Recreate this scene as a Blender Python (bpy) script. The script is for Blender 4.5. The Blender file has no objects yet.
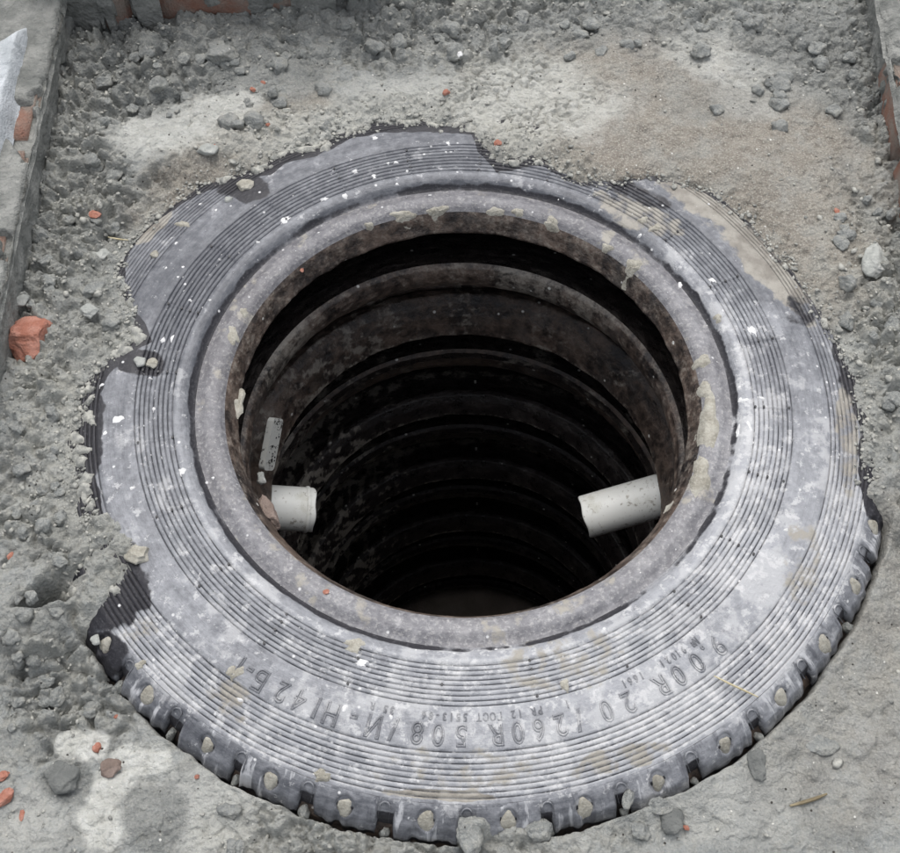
import bpy, bmesh, math, random
import numpy as np
from mathutils import Vector, Matrix, noise as mnoise

scene = bpy.context.scene
COL = scene.collection
R = math.radians

# ------------------------------------------------------------------ camera
PITCH, ROLL, F = R(59.303), R(0.538), 1300.0
BACK = np.array([0, -math.cos(PITCH), math.sin(PITCH)])
CAM = np.array([-0.0147, -0.77259, 1.2600])
_r = np.array([1.0, 0, 0]); _u = np.cross(BACK, _r)
RIGHT = math.cos(ROLL) * _r + math.sin(ROLL) * _u
UP = -math.sin(ROLL) * _r + math.cos(ROLL) * _u
cd = bpy.data.cameras.new('camera'); cam = bpy.data.objects.new('camera', cd); COL.objects.link(cam)
cam.matrix_world = Matrix(((RIGHT[0], UP[0], BACK[0], CAM[0]), (RIGHT[1], UP[1], BACK[1], CAM[1]),
                           (RIGHT[2], UP[2], BACK[2], CAM[2]), (0, 0, 0, 1)))
cd.sensor_fit = 'HORIZONTAL'; cd.sensor_width = 36; cd.lens = 36 * F / 900
cd.clip_start = 0.02; cd.clip_end = 500
scene.camera = cam

# ------------------------------------------------------------------ daylight (overcast)
SUN_EL, SUN_AZ = R(68), R(-10)      # azimuth from +Y towards +X
world = bpy.data.worlds.new('World'); scene.world = world; world.use_nodes = True
wn = world.node_tree.nodes; wl = world.node_tree.links; wn.clear()
sky = wn.new('ShaderNodeTexSky'); sky.sky_type = 'NISHITA'; sky.sun_disc = False
sky.sun_elevation = SUN_EL; sky.sun_rotation = SUN_AZ
sky.air_density = 1.0; sky.dust_density = 4.0; sky.ozone_density = 1.0
hs = wn.new('ShaderNodeHueSaturation'); hs.inputs['Saturation'].default_value = 0.30
bg = wn.new('ShaderNodeBackground'); bg.inputs['Strength'].default_value = 0.15
wo = wn.new('ShaderNodeOutputWorld')
wl.new(sky.outputs[0], hs.inputs['Color']); wl.new(hs.outputs[0], bg.inputs['Color']); wl.new(bg.outputs[0], wo.inputs['Surface'])
sd = bpy.data.lights.new('sun', 'SUN'); sd.energy = 0.9; sd.angle = R(60); sd.color = (1.0, 0.975, 0.94)
sun = bpy.data.objects.new('sun', sd); COL.objects.link(sun)
sdir = Vector((math.sin(SUN_AZ) * math.cos(SUN_EL), math.cos(SUN_AZ) * math.cos(SUN_EL), math.sin(SUN_EL)))
sun.rotation_euler = sdir.to_track_quat('Z', 'Y').to_euler(); sun.location = (0, 0, 5)
vs = scene.view_settings
vs.view_transform = 'Standard'; vs.look = 'None'; vs.gamma = 1; vs.exposure = 0.56

# ------------------------------------------------------------------ helpers
def unproj(px, py, z):
    d = RIGHT * (px - 450) + UP * (426.5 - py) - BACK * F
    t = (z - CAM[2]) / d[2]
    return CAM + t * d

def proj(X, Y, Z):
    dx, dy, dz = X - CAM[0], Y - CAM[1], Z - CAM[2]
    dep = -(dx * BACK[0] + dy * BACK[1] + dz * BACK[2])
    return (450 + F * (dx * RIGHT[0] + dy * RIGHT[1] + dz * RIGHT[2]) / dep,
            426.5 - F * (dx * UP[0] + dy * UP[1] + dz * UP[2]) / dep)

def sstep(a, b, x):
    t = np.clip((x - a) / (b - a), 0, 1); return t * t * (3 - 2 * t)

def _h(ix, iy, s):
    n = (ix.astype(np.int64) * 374761393 + iy.astype(np.int64) * 668265263 + s * 1274126177) & 0xFFFFFFFF
    n = ((n ^ (n >> 13)) * 1274126177) & 0xFFFFFFFF
    n = ((n ^ (n >> 16)) * 2246822519) & 0xFFFFFFFF
    return ((n ^ (n >> 15)) & 0xFFFFFF) / float(0xFFFFFF)

def vnoise(x, y, s):
    ix = np.floor(x); iy = np.floor(y); fx = x - ix; fy = y - iy
    fx = fx * fx * fx * (fx * (fx * 6 - 15) + 10); fy = fy * fy * fy * (fy * (fy * 6 - 15) + 10)
    a = _h(ix, iy, s); b = _h(ix + 1, iy, s); c = _h(ix, iy + 1, s); d = _h(ix + 1, iy + 1, s)
    return (a * (1 - fx) + b * fx) * (1 - fy) + (c * (1 - fx) + d * fx) * fy

def fbm(x, y, s, o=4, g=0.5):
    r = 0; a = 1; t = 0
    for k in range(o):
        r = r + a * vnoise(x * 2 ** k + 17.3 * k, y * 2 ** k - 9.1 * k, s + k); t += a; a *= g
    return r / t          # 0..1

def worley(x, y, s):
    ix = np.floor(x); iy = np.floor(y)
    f1 = np.full(x.shape, 9.0); f2 = np.full(x.shape, 9.0); idc = np.zeros(x.shape)
    for i in (-1, 0, 1):
        for j in (-1, 0, 1):
            cx = ix + i; cy = iy + j
            px = cx + _h(cx, cy, s); py = cy + _h(cx, cy, s + 51)
            d = np.hypot(x - px, y - py)
            m = d < f1
            f2 = np.where(m, f1, np.minimum(f2, d)); idc = np.where(m, _h(cx, cy, s + 99), idc)
            f1 = np.where(m, d, f1)
    return f1, f2, idc

def clods(x, y, s, dens=0.7, warp=0.35):
    """angular lumps: domes of random size, each with its own tilt"""
    wx = x + warp * (fbm(x * 1.7, y * 1.7, s + 7, 3) - .5) * 2
    wy = y + warp * (fbm(x * 1.7 + 31, y * 1.7 + 11, s + 8, 3) - .5) * 2
    ix = np.floor(wx); iy = np.floor(wy); H = np.zeros(x.shape)
    for i in (-1, 0, 1):
        for j in (-1, 0, 1):
            cx = ix + i; cy = iy + j
            px = cx + _h(cx, cy, s); py = cy + _h(cx, cy, s + 51)
            rr = 0.35 + 0.6 * _h(cx, cy, s + 3)
            hh = rr * (0.5 + 0.7 * _h(cx, cy, s + 5)) * (_h(cx, cy, s + 9) < dens)
            a = _h(cx, cy, s + 12) * 6.283; e = 0.65 + .7 * _h(cx, cy, s + 13)
            dx = wx - px; dy = wy - py
            u = (dx * np.cos(a) + dy * np.sin(a)) * e; v = (-dx * np.sin(a) + dy * np.cos(a)) / e
            q = np.clip(1 - (u * u + v * v) / rr ** 2, 0, 1)
            tilt = 1 + 0.8 * (u * (_h(cx, cy, s + 21) - .5) + v * (_h(cx, cy, s + 22) - .5)) / rr * 2
            H = np.maximum(H, hh * np.minimum(q ** .45, .93) * tilt)
    return H

def link(o):
    COL.objects.link(o); return o

def mesh_obj(name, verts, faces, mat, parent=None, smooth=True, attrs=None):
    me = bpy.data.meshes.new(name)
    v = np.asarray(verts, dtype=np.float32); f = np.asarray(faces, dtype=np.int32)
    if f.ndim == 2:
        k = f.shape[1]
        me.vertices.add(len(v)); me.vertices.foreach_set('co', v.ravel())
        me.loops.add(f.size); me.loops.foreach_set('vertex_index', f.ravel())
        me.polygons.add(len(f)); me.polygons.foreach_set('loop_start', np.arange(0, f.size, k, dtype=np.int32))
        me.polygons.foreach_set('loop_total', np.full(len(f), k, dtype=np.int32))
        me.update(calc_edges=True); me.validate()
    else:
        me.from_pydata([tuple(a) for a in v], [], [tuple(a) for a in faces])
    if smooth: me.polygons.foreach_set('use_smooth', np.ones(len(me.polygons), dtype=bool))
    if attrs:
        for nm, arr in attrs.items():
            at = me.attributes.new(nm, 'FLOAT', 'POINT'); at.data.foreach_set('value', np.asarray(arr, dtype=np.float32).ravel())
    me.materials.append(mat)
    o = link(bpy.data.objects.new(name, me)); o.parent = parent
    return o

def empty(name, loc=(0, 0, 0), rz=0):
    o = link(bpy.data.objects.new(name, None)); o.location = loc; o.rotation_euler = (0, 0, rz)
    o.empty_display_size = .05; return o

def tag(o, label=None, cat=None, group=None, kind=None):
    for k, v in (('label', label), ('category', cat), ('group', group), ('kind', kind)):
        if v: o[k] = v
    return o

def grid_faces(nu, nv, wrap_u=False):
    """verts index = i*nv + j, i along u"""
    i = np.arange(nu if wrap_u else nu - 1); j = np.arange(nv - 1)
    I, J = np.meshgrid(i, j, indexing='ij'); I2 = (I + 1) % nu
    return np.stack([I * nv + J, I2 * nv + J, I2 * nv + J + 1, I * nv + J + 1], -1).reshape(-1, 4)

# ------------------------------------------------------------------ node material helper
class NT:
    def __init__(s, name):
        s.m = bpy.data.materials.new(name); s.m.use_nodes = True
        s.n = s.m.node_tree.nodes; s.l = s.m.node_tree.links; s.b = s.n['Principled BSDF']
        s.tc = s.n.new('ShaderNodeTexCoord')
    def put(s, sock, v):
        if hasattr(v, 'is_linked') or isinstance(v, bpy.types.NodeSocket): s.l.new(v, sock)
        else:
            if sock.type == 'RGBA' and len(v) == 3: v = (*v, 1)
            sock.default_value = v
    def noise(s, scale, detail=4, rough=.55, vec=None, dist=0):
        n = s.n.new('ShaderNodeTexNoise'); n.inputs['Scale'].default_value = scale; n.inputs['Detail'].default_value = detail
        n.inputs['Roughness'].default_value = rough; n.inputs['Distortion'].default_value = dist
        s.l.new(vec if vec else s.tc.outputs['Object'], n.inputs['Vector']); return n.outputs['Fac']
    def vor(s, scale, feature='F1', vec=None, out='Distance'):
        n = s.n.new('ShaderNodeTexVoronoi'); n.feature = feature; n.inputs['Scale'].default_value = scale
        s.l.new(vec if vec else s.tc.outputs['Object'], n.inputs['Vector']); return n.outputs[out]
    def rng(s, v, a, b, c=0, d=1, smooth=True):
        n = s.n.new('ShaderNodeMapRange'); n.interpolation_type = 'SMOOTHSTEP' if smooth else 'LINEAR'
        s.put(n.inputs[0], v)
        for k, q in enumerate((a, b, c, d)): n.inputs[1 + k].default_value = q
        return n.outputs[0]
    def mth(s, op, a, b=0.0, clamp=False):
        n = s.n.new('ShaderNodeMath'); n.operation = op; n.use_clamp = clamp
        s.put(n.inputs[0], a); s.put(n.inputs[1], b); return n.outputs[0]
    def mix(s, f, a, b, mode='MIX'):
        n = s.n.new('ShaderNodeMix'); n.data_type = 'RGBA'; n.blend_type = mode
        s.put(n.inputs[0], f); s.put(n.inputs[6], a); s.put(n.inputs[7], b); return n.outputs[2]
    def attr(s, name):
        n = s.n.new('ShaderNodeAttribute'); n.attribute_name = name; return n.outputs['Fac']
    def bump(s, h, dist, strength=1, nrm=None):
        n = s.n.new('ShaderNodeBump'); n.inputs['Distance'].default_value = dist; n.inputs['Strength'].default_value = strength
        s.put(n.inputs['Height'], h)
        if nrm: s.l.new(nrm, n.inputs['Normal'])
        return n.outputs[0]
    def done(s, col, rough, nrm=None, spec=.5):
        s.put(s.b.inputs['Base Color'], col); s.put(s.b.inputs['Roughness'], rough)
        s.b.inputs['Specular IOR Level'].default_value = spec
        if nrm: s.l.new(nrm, s.b.inputs['Normal'])
        return s.m

def polar_vec(t, kr, kt):
    """seam-free coordinates that stretch noise round the ring"""
    sp = t.n.new('ShaderNodeSeparateXYZ'); t.l.new(t.tc.outputs['Object'], sp.inputs[0])
    r = t.mth('SQRT', t.mth('ADD', t.mth('MULTIPLY', sp.outputs[0], sp.outputs[0]), t.mth('MULTIPLY', sp.outputs[1], sp.outputs[1])))
    c = t.n.new('ShaderNodeCombineXYZ')
    t.l.new(t.mth('MULTIPLY', t.mth('DIVIDE', sp.outputs[0], r), kt), c.inputs[0])
    t.l.new(t.mth('MULTIPLY', t.mth('DIVIDE', sp.outputs[1], r), kt), c.inputs[1])
    t.l.new(t.mth('MULTIPLY', r, kr), c.inputs[2])
    return c.outputs[0], r

# ---- soil
def mat_soil(name='soil', use_attr=True):
    t = NT(name)
    n1 = t.noise(9, 6, .6); n2 = t.noise(60, 6, .65); n3 = t.noise(420, 4, .6); n4 = t.noise(22, 5, .6)
    base = t.mix(t.rng(n1, .35, .65), (.247, .262, .258), (.32, .33, .32))
    base = t.mix(t.rng(n2, .3, .75), base, (.28, .28, .255))
    base = t.mix(t.mth('MULTIPLY', t.rng(n4, .54, .38), .6), base, (.155, .163, .158))
    if use_attr:
        tan = t.attr('tan'); pale = t.attr('pale'); wet = t.attr('wet'); ht = t.attr('top')
        tcol = t.mix(t.rng(n2, .35, .7), (.19, .163, .132), (.29, .262, .22))
        tcol = t.mix(t.rng(n4, .45, .65), tcol, (.27, .262, .235))
        tcol = t.mix(t.rng(n1, .5, .68), tcol, (.20, .17, .138))
        tcol = t.mix(t.rng(t.vor(330, 'F1'), .5, .15), tcol, (.36, .34, .29))
        base = t.mix(t.mth('MULTIPLY', tan, .85), base, tcol)
        pcol = t.mix(t.rng(n2, .3, .7), (.43, .43, .395), (.58, .585, .555))
        base = t.mix(pale, base, pcol)
        wcol = t.mix(n2, (.135, .143, .138), (.20, .208, .20))
        base = t.mix(wet, base, wcol)
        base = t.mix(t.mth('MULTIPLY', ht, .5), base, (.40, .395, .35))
    grit = t.rng(t.vor(700, 'F1', out='Distance'), .05, .45)
    base = t.mix(t.mth('MULTIPLY', t.rng(n3, .42, .7), .30), base, (.44, .43, .385))
    base = t.mix(t.mth('MULTIPLY', t.rng(n3, .42, .28), .2), base, (.09, .09, .082))
    # tiny white and red specks
    sp = t.vor(150, 'F1', out='Color'); spd = t.vor(150, 'F1')
    ss = t.n.new('ShaderNodeSeparateColor'); t.l.new(sp, ss.inputs[0])
    wm = t.mth('MULTIPLY', t.rng(ss.outputs[0], .955, .96), t.rng(spd, .22, .14))
    base = t.mix(wm, base, (.62, .61, .57))
    dm = t.mth('MULTIPLY', t.rng(ss.outputs[1], .95, .955), t.rng(spd, .25, .15))
    base = t.mix(dm, base, (.05, .045, .04))
    h = t.mth('ADD', t.mth('MULTIPLY', n3, .5), t.mth('ADD', t.mth('MULTIPLY', n2, 1.6), t.mth('MULTIPLY', grit, .35)))
    n5 = t.noise(170, 5, .7); ch = t.vor(260, 'F1', out='Distance')
    h = t.mth('ADD', h, t.mth('ADD', t.mth('MULTIPLY', n5, 2.2), t.mth('MULTIPLY', ch, -.9)))
    base = t.mix(t.mth('MULTIPLY', t.rng(n5, .55, .72), .35), base, (.42, .415, .375))
    base = t.mix(t.mth('MULTIPLY', t.rng(n5, .40, .30), .22), base, (.085, .088, .08))
    nb = t.bump(h, .0016, 1.0)
    return t.done(base, t.rng(n2, .3, .7, .75, .95), nb, .3)

M_soil = mat_soil()
M_clod = mat_soil('dried_clod', False)

def mat_mud():
    t = NT('dried_mud')
    n2 = t.noise(70, 6, .6); n3 = t.noise(380, 4, .6)
    c = t.mix(t.rng(n2, .3, .7), (.25, .235, .195), (.40, .385, .335))
    c = t.mix(t.mth('MULTIPLY', t.rng(n3, .45, .7), .5), c, (.48, .46, .40))
    return t.done(c, .9, t.bump(t.mth('ADD', n3, n2), .0015, .9), .2)
M_mud = mat_mud()

def mat_rubber_top():
    t = NT('dusty_rubber')
    pv, r = polar_vec(t, 260, 9)
    pv2, _ = polar_vec(t, 60, 3.2)
    st = t.noise(1, 5, .6, pv); st2 = t.noise(1, 4, .6, pv2); n1 = t.noise(7, 5, .6); n2 = t.noise(48, 6, .62); n3 = t.noise(260, 5, .6)
    dust = t.attr('dust'); dark = t.attr('dark'); mud = t.attr('mud'); bead = t.attr('bead')
    f = t.mth('ADD', t.mth('MULTIPLY', st, .35), t.mth('MULTIPLY', st2, .45))
    f = t.mth('ADD', f, t.mth('MULTIPLY', n2, .55))
    f = t.mth('ADD', f, t.mth('MULTIPLY', n1, .35))
    f = t.mth('ADD', f, t.mth('MULTIPLY', dust, .42))
    pv3, _ = polar_vec(t, 900, 14); st3 = t.noise(1, 4, .65, pv3)
    f = t.mth('ADD', f, t.mth('ADD', t.mth('MULTIPLY', t.mth('SUBTRACT', st3, .5), .28), t.mth('MULTIPLY', t.mth('SUBTRACT', t.noise(130, 6, .7), .5), .75)))
    f = t.rng(f, .62, 1.62)
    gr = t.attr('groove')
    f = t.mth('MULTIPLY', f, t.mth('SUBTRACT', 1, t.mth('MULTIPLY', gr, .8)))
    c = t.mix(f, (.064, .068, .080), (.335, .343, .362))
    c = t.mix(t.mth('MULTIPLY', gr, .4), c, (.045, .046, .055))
    # scuffed pale blotches with crisp edges
    sc = t.rng(t.mth('ADD', t.noise(24, 7, .68), t.mth('MULTIPLY', dust, .12)), .61, .70)
    c = t.mix(t.mth('MULTIPLY', sc, .40), c, (.50, .50, .50))
    sf = t.rng(t.mth('ADD', t.noise(75, 6, .72), t.mth('MULTIPLY', dust, .08)), .62, .70)
    c = t.mix(t.mth('MULTIPLY', sf, .6), c, (.55, .55, .55))
    blk = t.rng(t.noise(34, 7, .7), .60, .72)
    c = t.mix(t.mth('MULTIPLY', blk, .5), c, (.07, .073, .09))
    pl, _ = polar_vec(t, 26, 42); rs_ = t.noise(1, 4, .6, pl)
    lg = t.attr('lug')
    c = t.mix(t.mth('MULTIPLY', lg, t.rng(rs_, .57, .66)), c, (.46, .465, .48))
    c = t.mix(t.mth('MULTIPLY', lg, t.mth('MULTIPLY', t.rng(rs_, .44, .34), .7)), c, (.06, .062, .075))
    # bead is browner, greyer
    nb2 = t.noise(110, 6, .7)
    bc = t.mix(t.rng(nb2, .36, .66), (.13, .125, .135), (.265, .258, .265))
    bc = t.mix(t.mth('MULTIPLY', t.rng(n1, .4, .62), .35), bc, (.12, .105, .10))
    bc = t.mix(t.mth('MULTIPLY', t.rng(n3, .52, .66), .6), bc, (.44, .425, .40))
    c = t.mix(t.mth('MULTIPLY', bead, .6), c, bc)
    mc = t.mix(t.rng(n2, .35, .65), (.19, .173, .148), (.30, .283, .248))
    c = t.mix(t.mth('MULTIPLY', t.rng(t.mth('ADD', mud, t.mth('MULTIPLY', t.mth('SUBTRACT', n2, .5), 1.5)), .38, .62), t.mth('SUBTRACT', 1, t.mth('MULTIPLY', gr, .85))), c, mc)
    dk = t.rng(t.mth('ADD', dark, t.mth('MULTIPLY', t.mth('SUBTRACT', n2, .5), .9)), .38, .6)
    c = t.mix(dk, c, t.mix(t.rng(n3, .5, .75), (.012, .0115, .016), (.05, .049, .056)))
    # pin-head white specks
    vc = t.vor(120, 'F1', out='Color'); vd = t.vor(120, 'F1')
    ss = t.n.new('ShaderNodeSeparateColor'); t.l.new(vc, ss.inputs[0])
    wm = t.mth('MULTIPLY', t.rng(ss.outputs[0], .955, .96), t.rng(vd, .26, .10))
    c = t.mix(wm, c, (.60, .60, .60))
    h = t.mth('ADD', n3, t.mth('MULTIPLY', n2, 1.2))
    ro = t.mth('ADD', t.rng(f, 0, 1, .42, .62), t.mth('MULTIPLY', n2, .12))
    return t.done(c, ro, t.bump(t.mth('ADD', h, t.mth('MULTIPLY', st3, .3)), .0009, 1.0), .5)
M_top = mat_rubber_top()

def mat_rubber_dark(name, brown):
    t = NT(name)
    n1 = t.noise(14, 6, .65); n2 = t.noise(70, 6, .65); n3 = t.noise(300, 4, .6)
    pv, _ = polar_vec(t, 120, 8); st = t.noise(1, 5, .6, pv)
    c = t.mix(t.rng(t.mth('ADD', t.mth('MULTIPLY', n1, .5), t.mth('MULTIPLY', n2, .5)), .38, .66), (.014, .012, .012), brown)
    c = t.mix(t.mth('MULTIPLY', t.rng(st, .5, .7), .35), c, (.16, .14, .125))
    mud = t.attr('mud')  # on the lower tyres this also carries the painted lip highlight
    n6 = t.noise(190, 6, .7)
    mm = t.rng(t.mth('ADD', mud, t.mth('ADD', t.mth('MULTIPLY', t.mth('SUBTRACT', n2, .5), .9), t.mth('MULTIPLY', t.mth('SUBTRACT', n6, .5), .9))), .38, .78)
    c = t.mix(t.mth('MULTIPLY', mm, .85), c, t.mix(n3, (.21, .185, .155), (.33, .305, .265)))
    vc = t.vor(90, 'F1', out='Color'); vd = t.vor(90, 'F1')
    ss = t.n.new('ShaderNodeSeparateColor'); t.l.new(vc, ss.inputs[0])
    wm = t.mth('MULTIPLY', t.rng(ss.outputs[0], .95, .955), t.rng(vd, .24, .14))
    c = t.mix(wm, c, (.6, .59, .55))
    return t.done(c, t.rng(n2, .3, .7, .30 if name == 'damp_rubber' else .18, .62), t.bump(t.mth('ADD', n3, t.mth('MULTIPLY', n2, 2.5)), .0012, .9), .5)
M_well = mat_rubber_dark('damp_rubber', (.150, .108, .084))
M_deep = mat_rubber_dark('shaded_wet_rubber', (.034, .026, .024))  # glossy wet rubber, with the shade of the deep well put into its colour
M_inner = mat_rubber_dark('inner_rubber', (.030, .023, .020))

def simple(name, c1, c2, scale, rough, bump=.001, spec=.4, fine=300):
    t = NT(name); a = t.noise(scale, 6, .62); b = t.noise(fine, 4, .6)
    c = t.mix(t.rng(a, .35, .65), c1, c2)
    return t.done(c, rough, t.bump(t.mth('ADD', a, b), bump, .9), spec)
M_orange = simple('fired_brick', (.31, .13, .09), (.42, .215, .165), 70, .9, .0025, .2)
M_brick = simple('weathered_brick', (.25, .135, .10), (.255, .215, .185), 25, .92, .003, .2)
M_mortar = simple('grey_mortar', (.155, .16, .15), (.27, .272, .255), 32, .92, .006, .2, 140)
M_brown = simple('brown_stone', (.17, .13, .11), (.24, .19, .165), 30, .9, .003, .2)
M_lime = simple('white_lime', (.36, .385, .40), (.52, .545, .565), 34, .85, .003, .3)
M_fleck = simple('white_paint_drop', (.50, .50, .50), (.74, .74, .73), 90, .7, .0004, .3)
M_straw = simple('dry_straw', (.42, .36, .22), (.55, .49, .33), 60, .8, .0005, .3)
M_grey = simple('grey_stone', (.30, .31, .29), (.42, .425, .40), 40, .9, .002, .25)
M_dark = simple('dark_stone', (.12, .125, .12), (.19, .195, .185), 30, .9, .003, .25)
M_grass = simple('grass_green', (.14, .20, .04), (.24, .30, .07), 12, .7, .0005, .3)
M_blackpin = simple('black_rubber', (.012, .012, .014), (.03, .03, .034), 60, .5, .0004, .5)

M_mud2 = simple('dry_crumb', (.20, .203, .19), (.42, .415, .375), 120, .92, .001, .2)
def mat_pvc():
    t = NT('white_pvc'); a = t.noise(28, 6, .7); b = t.noise(130, 5, .6)
    c = t.mix(t.rng(a, .52, .72), (.88, .89, .85), (.68, .68, .61))
    c = t.mix(t.mth('MULTIPLY', t.rng(b, .57, .70), .8), c, (.30, .27, .22))
    c = t.mix(t.mth('MULTIPLY', t.rng(t.noise(55, 7, .75, None, 1.5), .60, .66), .6), c, (.34, .31, .26))
    return t.done(c, t.rng(a, .3, .7, .32, .55), t.bump(b, .0003, .6), .5)
M_pvc = mat_pvc()

# ------------------------------------------------------------------ tyre shape (shared functions)
PR = [.2985, .302, .308, .316, .34, .372, .40, .447, .452, .47, .487, .50]
PZ = [.0275, .029, .0365, .0385, .0400, .0392, .0345, .0205, .0185, .009, -.016, -.07]
def ztop(r): return np.interp(r, PR, PZ)

# visible edge of the soil on the tyre, read off the photograph
EDGE = [(60, 612), (108, 596), (120, 575), (100, 545), (84, 500), (76, 460), (78, 420), (92, 375), (118, 352), (136, 340), (130, 312), (121, 280),
        (124, 252), (150, 222), (172, 203), (200, 186), (228, 176), (262, 168), (280, 156), (310, 148), (345, 133), (400, 122), (440, 124),
        (472, 126), (478, 140), (498, 160), (545, 160), (572, 180), (612, 184), (650, 178), (705, 190), (748, 222), (782, 262), (806, 292), (830, 335),
        (854, 372), (862, 420), (866, 470), (872, 520)]
eth, er = [], []
for (px, py) in EDGE:
    rr = .42
    for _ in range(25):
        w = unproj(px, py, float(ztop(rr))); rr = .5 * rr + .5 * math.hypot(w[0], w[1])
    eth.append(math.degrees(math.atan2(w[1], w[0]))); er.append(rr)
eth[0] = -146 if eth[0] > 0 or eth[0] > -140 else eth[0]
pairs = sorted(zip(eth, er)); 
pairs = [p for p in pairs if not (-143 < p[0] < -20)] + [(-142.5, .489), (-19.5, .489)]
pairs += [(-60, .489), (-100, .489)]; pairs.sort()
bth = np.array([p[0] for p in pairs]); br = np.array([p[1] for p in pairs])
bth = np.concatenate([bth[-3:] - 360, bth, bth[:3] + 360]); br = np.concatenate([br[-3:], br, br[:3]])
def bound(th_deg): return np.interp(th_deg, bth, br)
def expo(th_deg): return sstep(-151, -141, th_deg) * (1 - sstep(-22, -14, th_deg))

def px_blob(U, V, cx, cy, rx, ry, rot=0, soft=.35, wob=.35, seed=0):
    a = R(rot); dx = U - cx; dy = V - cy
    u = (dx * math.cos(a) + dy * math.sin(a)) / rx; v = (-dx * math.sin(a) + dy * math.cos(a)) / ry
    d = np.sqrt(u * u + v * v)
    if wob: d = d + wob * 2 * (fbm(U / 28.0 + seed * 3.1, V / 28.0 + seed, 400 + seed, 4, .6) - .5)
    return 1 - sstep(1 - soft, 1 + soft, d)

# ------------------------------------------------------------------ SOIL (one sheet inside the brick surround)
def build_soil():
    STEP = .00155
    xs = np.arange(-.70, .70, STEP); ys = np.arange(-.60, .74, STEP)
    X, Y = np.meshgrid(xs, ys, indexing='ij')
    rad = np.hypot(X, Y); th = np.degrees(np.arctan2(Y, X))
    b = bound(th); ex = expo(th)
    U, V = proj(X, Y, 0 * X + .015)
    level = .036 + (-.006 - .036) * ex + .012 * sstep(.45, .68, Y) * (1 - ex)
    level = level - .010 * sstep(-.10, -.40, Y) * 0 + (fbm(X * 6, Y * 6, 3, 3) - .5) * .018 * (1 - .4 * ex)
    # roughness regions
    def B(*a, **k): return px_blob(U, V, *a, **k)
    S = [(120, 60, 150, 85), (75, 300, 75, 210), (430, 28, 300, 52), (830, 70, 110, 90), (885, 280, 45, 200), (40, 480, 70, 90),
         (150, 560, 110, 90), (90, 600, 90, 120), (60, 700, 50, 60), (380, 835, 180, 30)]
    lump = np.zeros(X.shape)
    for k, q in enumerate(S): lump = np.maximum(lump, B(*q, seed=k))
    tan = np.maximum.reduce([B(690, 150, 190, 95, rot=8, seed=21), B(800, 250, 80, 80, seed=22), B(210, 180, 85, 30, rot=-25, seed=23) * .9,
                             B(270, 130, 60, 22, rot=-20, seed=24) * .8, B(880, 600, 55, 110, seed=25) * .45, B(850, 740, 90, 90, seed=26) * .3])
    pale = np.maximum.reduce([B(185, 135, 75, 26, rot=-18, soft=.2, seed=31) * .75, B(745, 82, 55, 20, rot=12, soft=.2, seed=32) * .7, B(700, 60, 40, 20, seed=33) * .4,
                              B(75, 740, 26, 20, soft=.15, seed=34) * .95, B(118, 790, 38, 60, rot=35, soft=.15, seed=35) * .95, B(205, 805, 55, 45, soft=.3, seed=36) * .5,
                              B(148, 752, 22, 14, soft=.15, seed=37) * .9, B(720, 800, 90, 40, seed=38) * .25, B(30, 820, 40, 40, seed=30) * .3,
                              B(400, 105, 60, 20, seed=39) * .45, B(530, 118, 85, 42, seed=40) * .75, B(300, 140, 110, 20, rot=-8, seed=29) * .5, B(760, 95, 50, 30, seed=28) * .5])
    wet = np.maximum.reduce([B(110, 55, 130, 62, seed=41) * .85, B(360, 25, 320, 34, seed=42) * .7, B(70, 210, 55, 120, seed=43) * .55, B(250, 70, 70, 30, seed=49) * .6,
                             B(148, 812, 34, 38, soft=.2, wob=.25, seed=44) * .85, B(62, 775, 26, 22, soft=.2, seed=45) * .8, B(840, 60, 95, 60, seed=46) * .75,
                             B(30, 650, 45, 60, seed=47) * .3, B(720, 110, 60, 22, seed=48) * .3])
    smooth = np.maximum.reduce([tan, np.clip(pale * 1.3, 0, 1), B(148, 812, 40, 45, seed=44), B(790, 760, 140, 110, seed=61), B(880, 600, 60, 120, seed=62),
                                B(40, 605, 45, 35, seed=63)])
    plates = np.maximum.reduce([B(520, 112, 80, 48, soft=.5, seed=51), B(440, 150, 60, 22, seed=52) * 0, B(300, 825, 110, 40, seed=53), B(560, 835, 90, 22, seed=54) * .6])
    crumb = np.maximum.reduce([B(330, 135, 130, 24, rot=-10, seed=55), B(85, 440, 70, 130, seed=56), B(540, 165, 70, 20, rot=25, seed=57), B(60, 200, 60, 150, seed=58) * .6,
                               B(855, 330, 60, 130, seed=59) * .6, B(120, 545, 60, 60, seed=60)])
    lump = lump * (1 - .85 * smooth) * (.55 + .6 * sstep(.35, .6, fbm(X * 9, Y * 9, 97, 3))) + .10 + .10 * ex
    # heights
    c1 = clods(X / .060, Y / .060, 11, .75, .45); c2 = clods(X / .030, Y / .030, 12, .8, .5)
    c3 = clods(X / .0145, Y / .0145, 13, .75, .5); c4 = clods(X / .0075, Y / .0075, 14, .6, .45)
    c5 = clods(X / .0045, Y / .0045, 15, .55, .4)
    wx = X + .006 * (fbm(X * 60, Y * 60, 71, 3) - .5) * 2; wy = Y + .006 * (fbm(X * 60 + 9, Y * 60, 72, 3) - .5) * 2
    sc_ = .0105
    wx = wx + .008 * (fbm(X * 28, Y * 28, 171, 2) - .5) * 2; wy = wy + .008 * (fbm(X * 28 + 7, Y * 28, 172, 2) - .5) * 2
    f1, f2, idc = worley(wx / .015, wy / .011, 77)
    plm = sstep(.42, .56, fbm(X * 24, Y * 24, 173, 3))
    crack = 1 - sstep(.03, .15, f2 - f1)
    g1, g2, gid = worley(wx / .032, wy / .032, 78)
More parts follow.
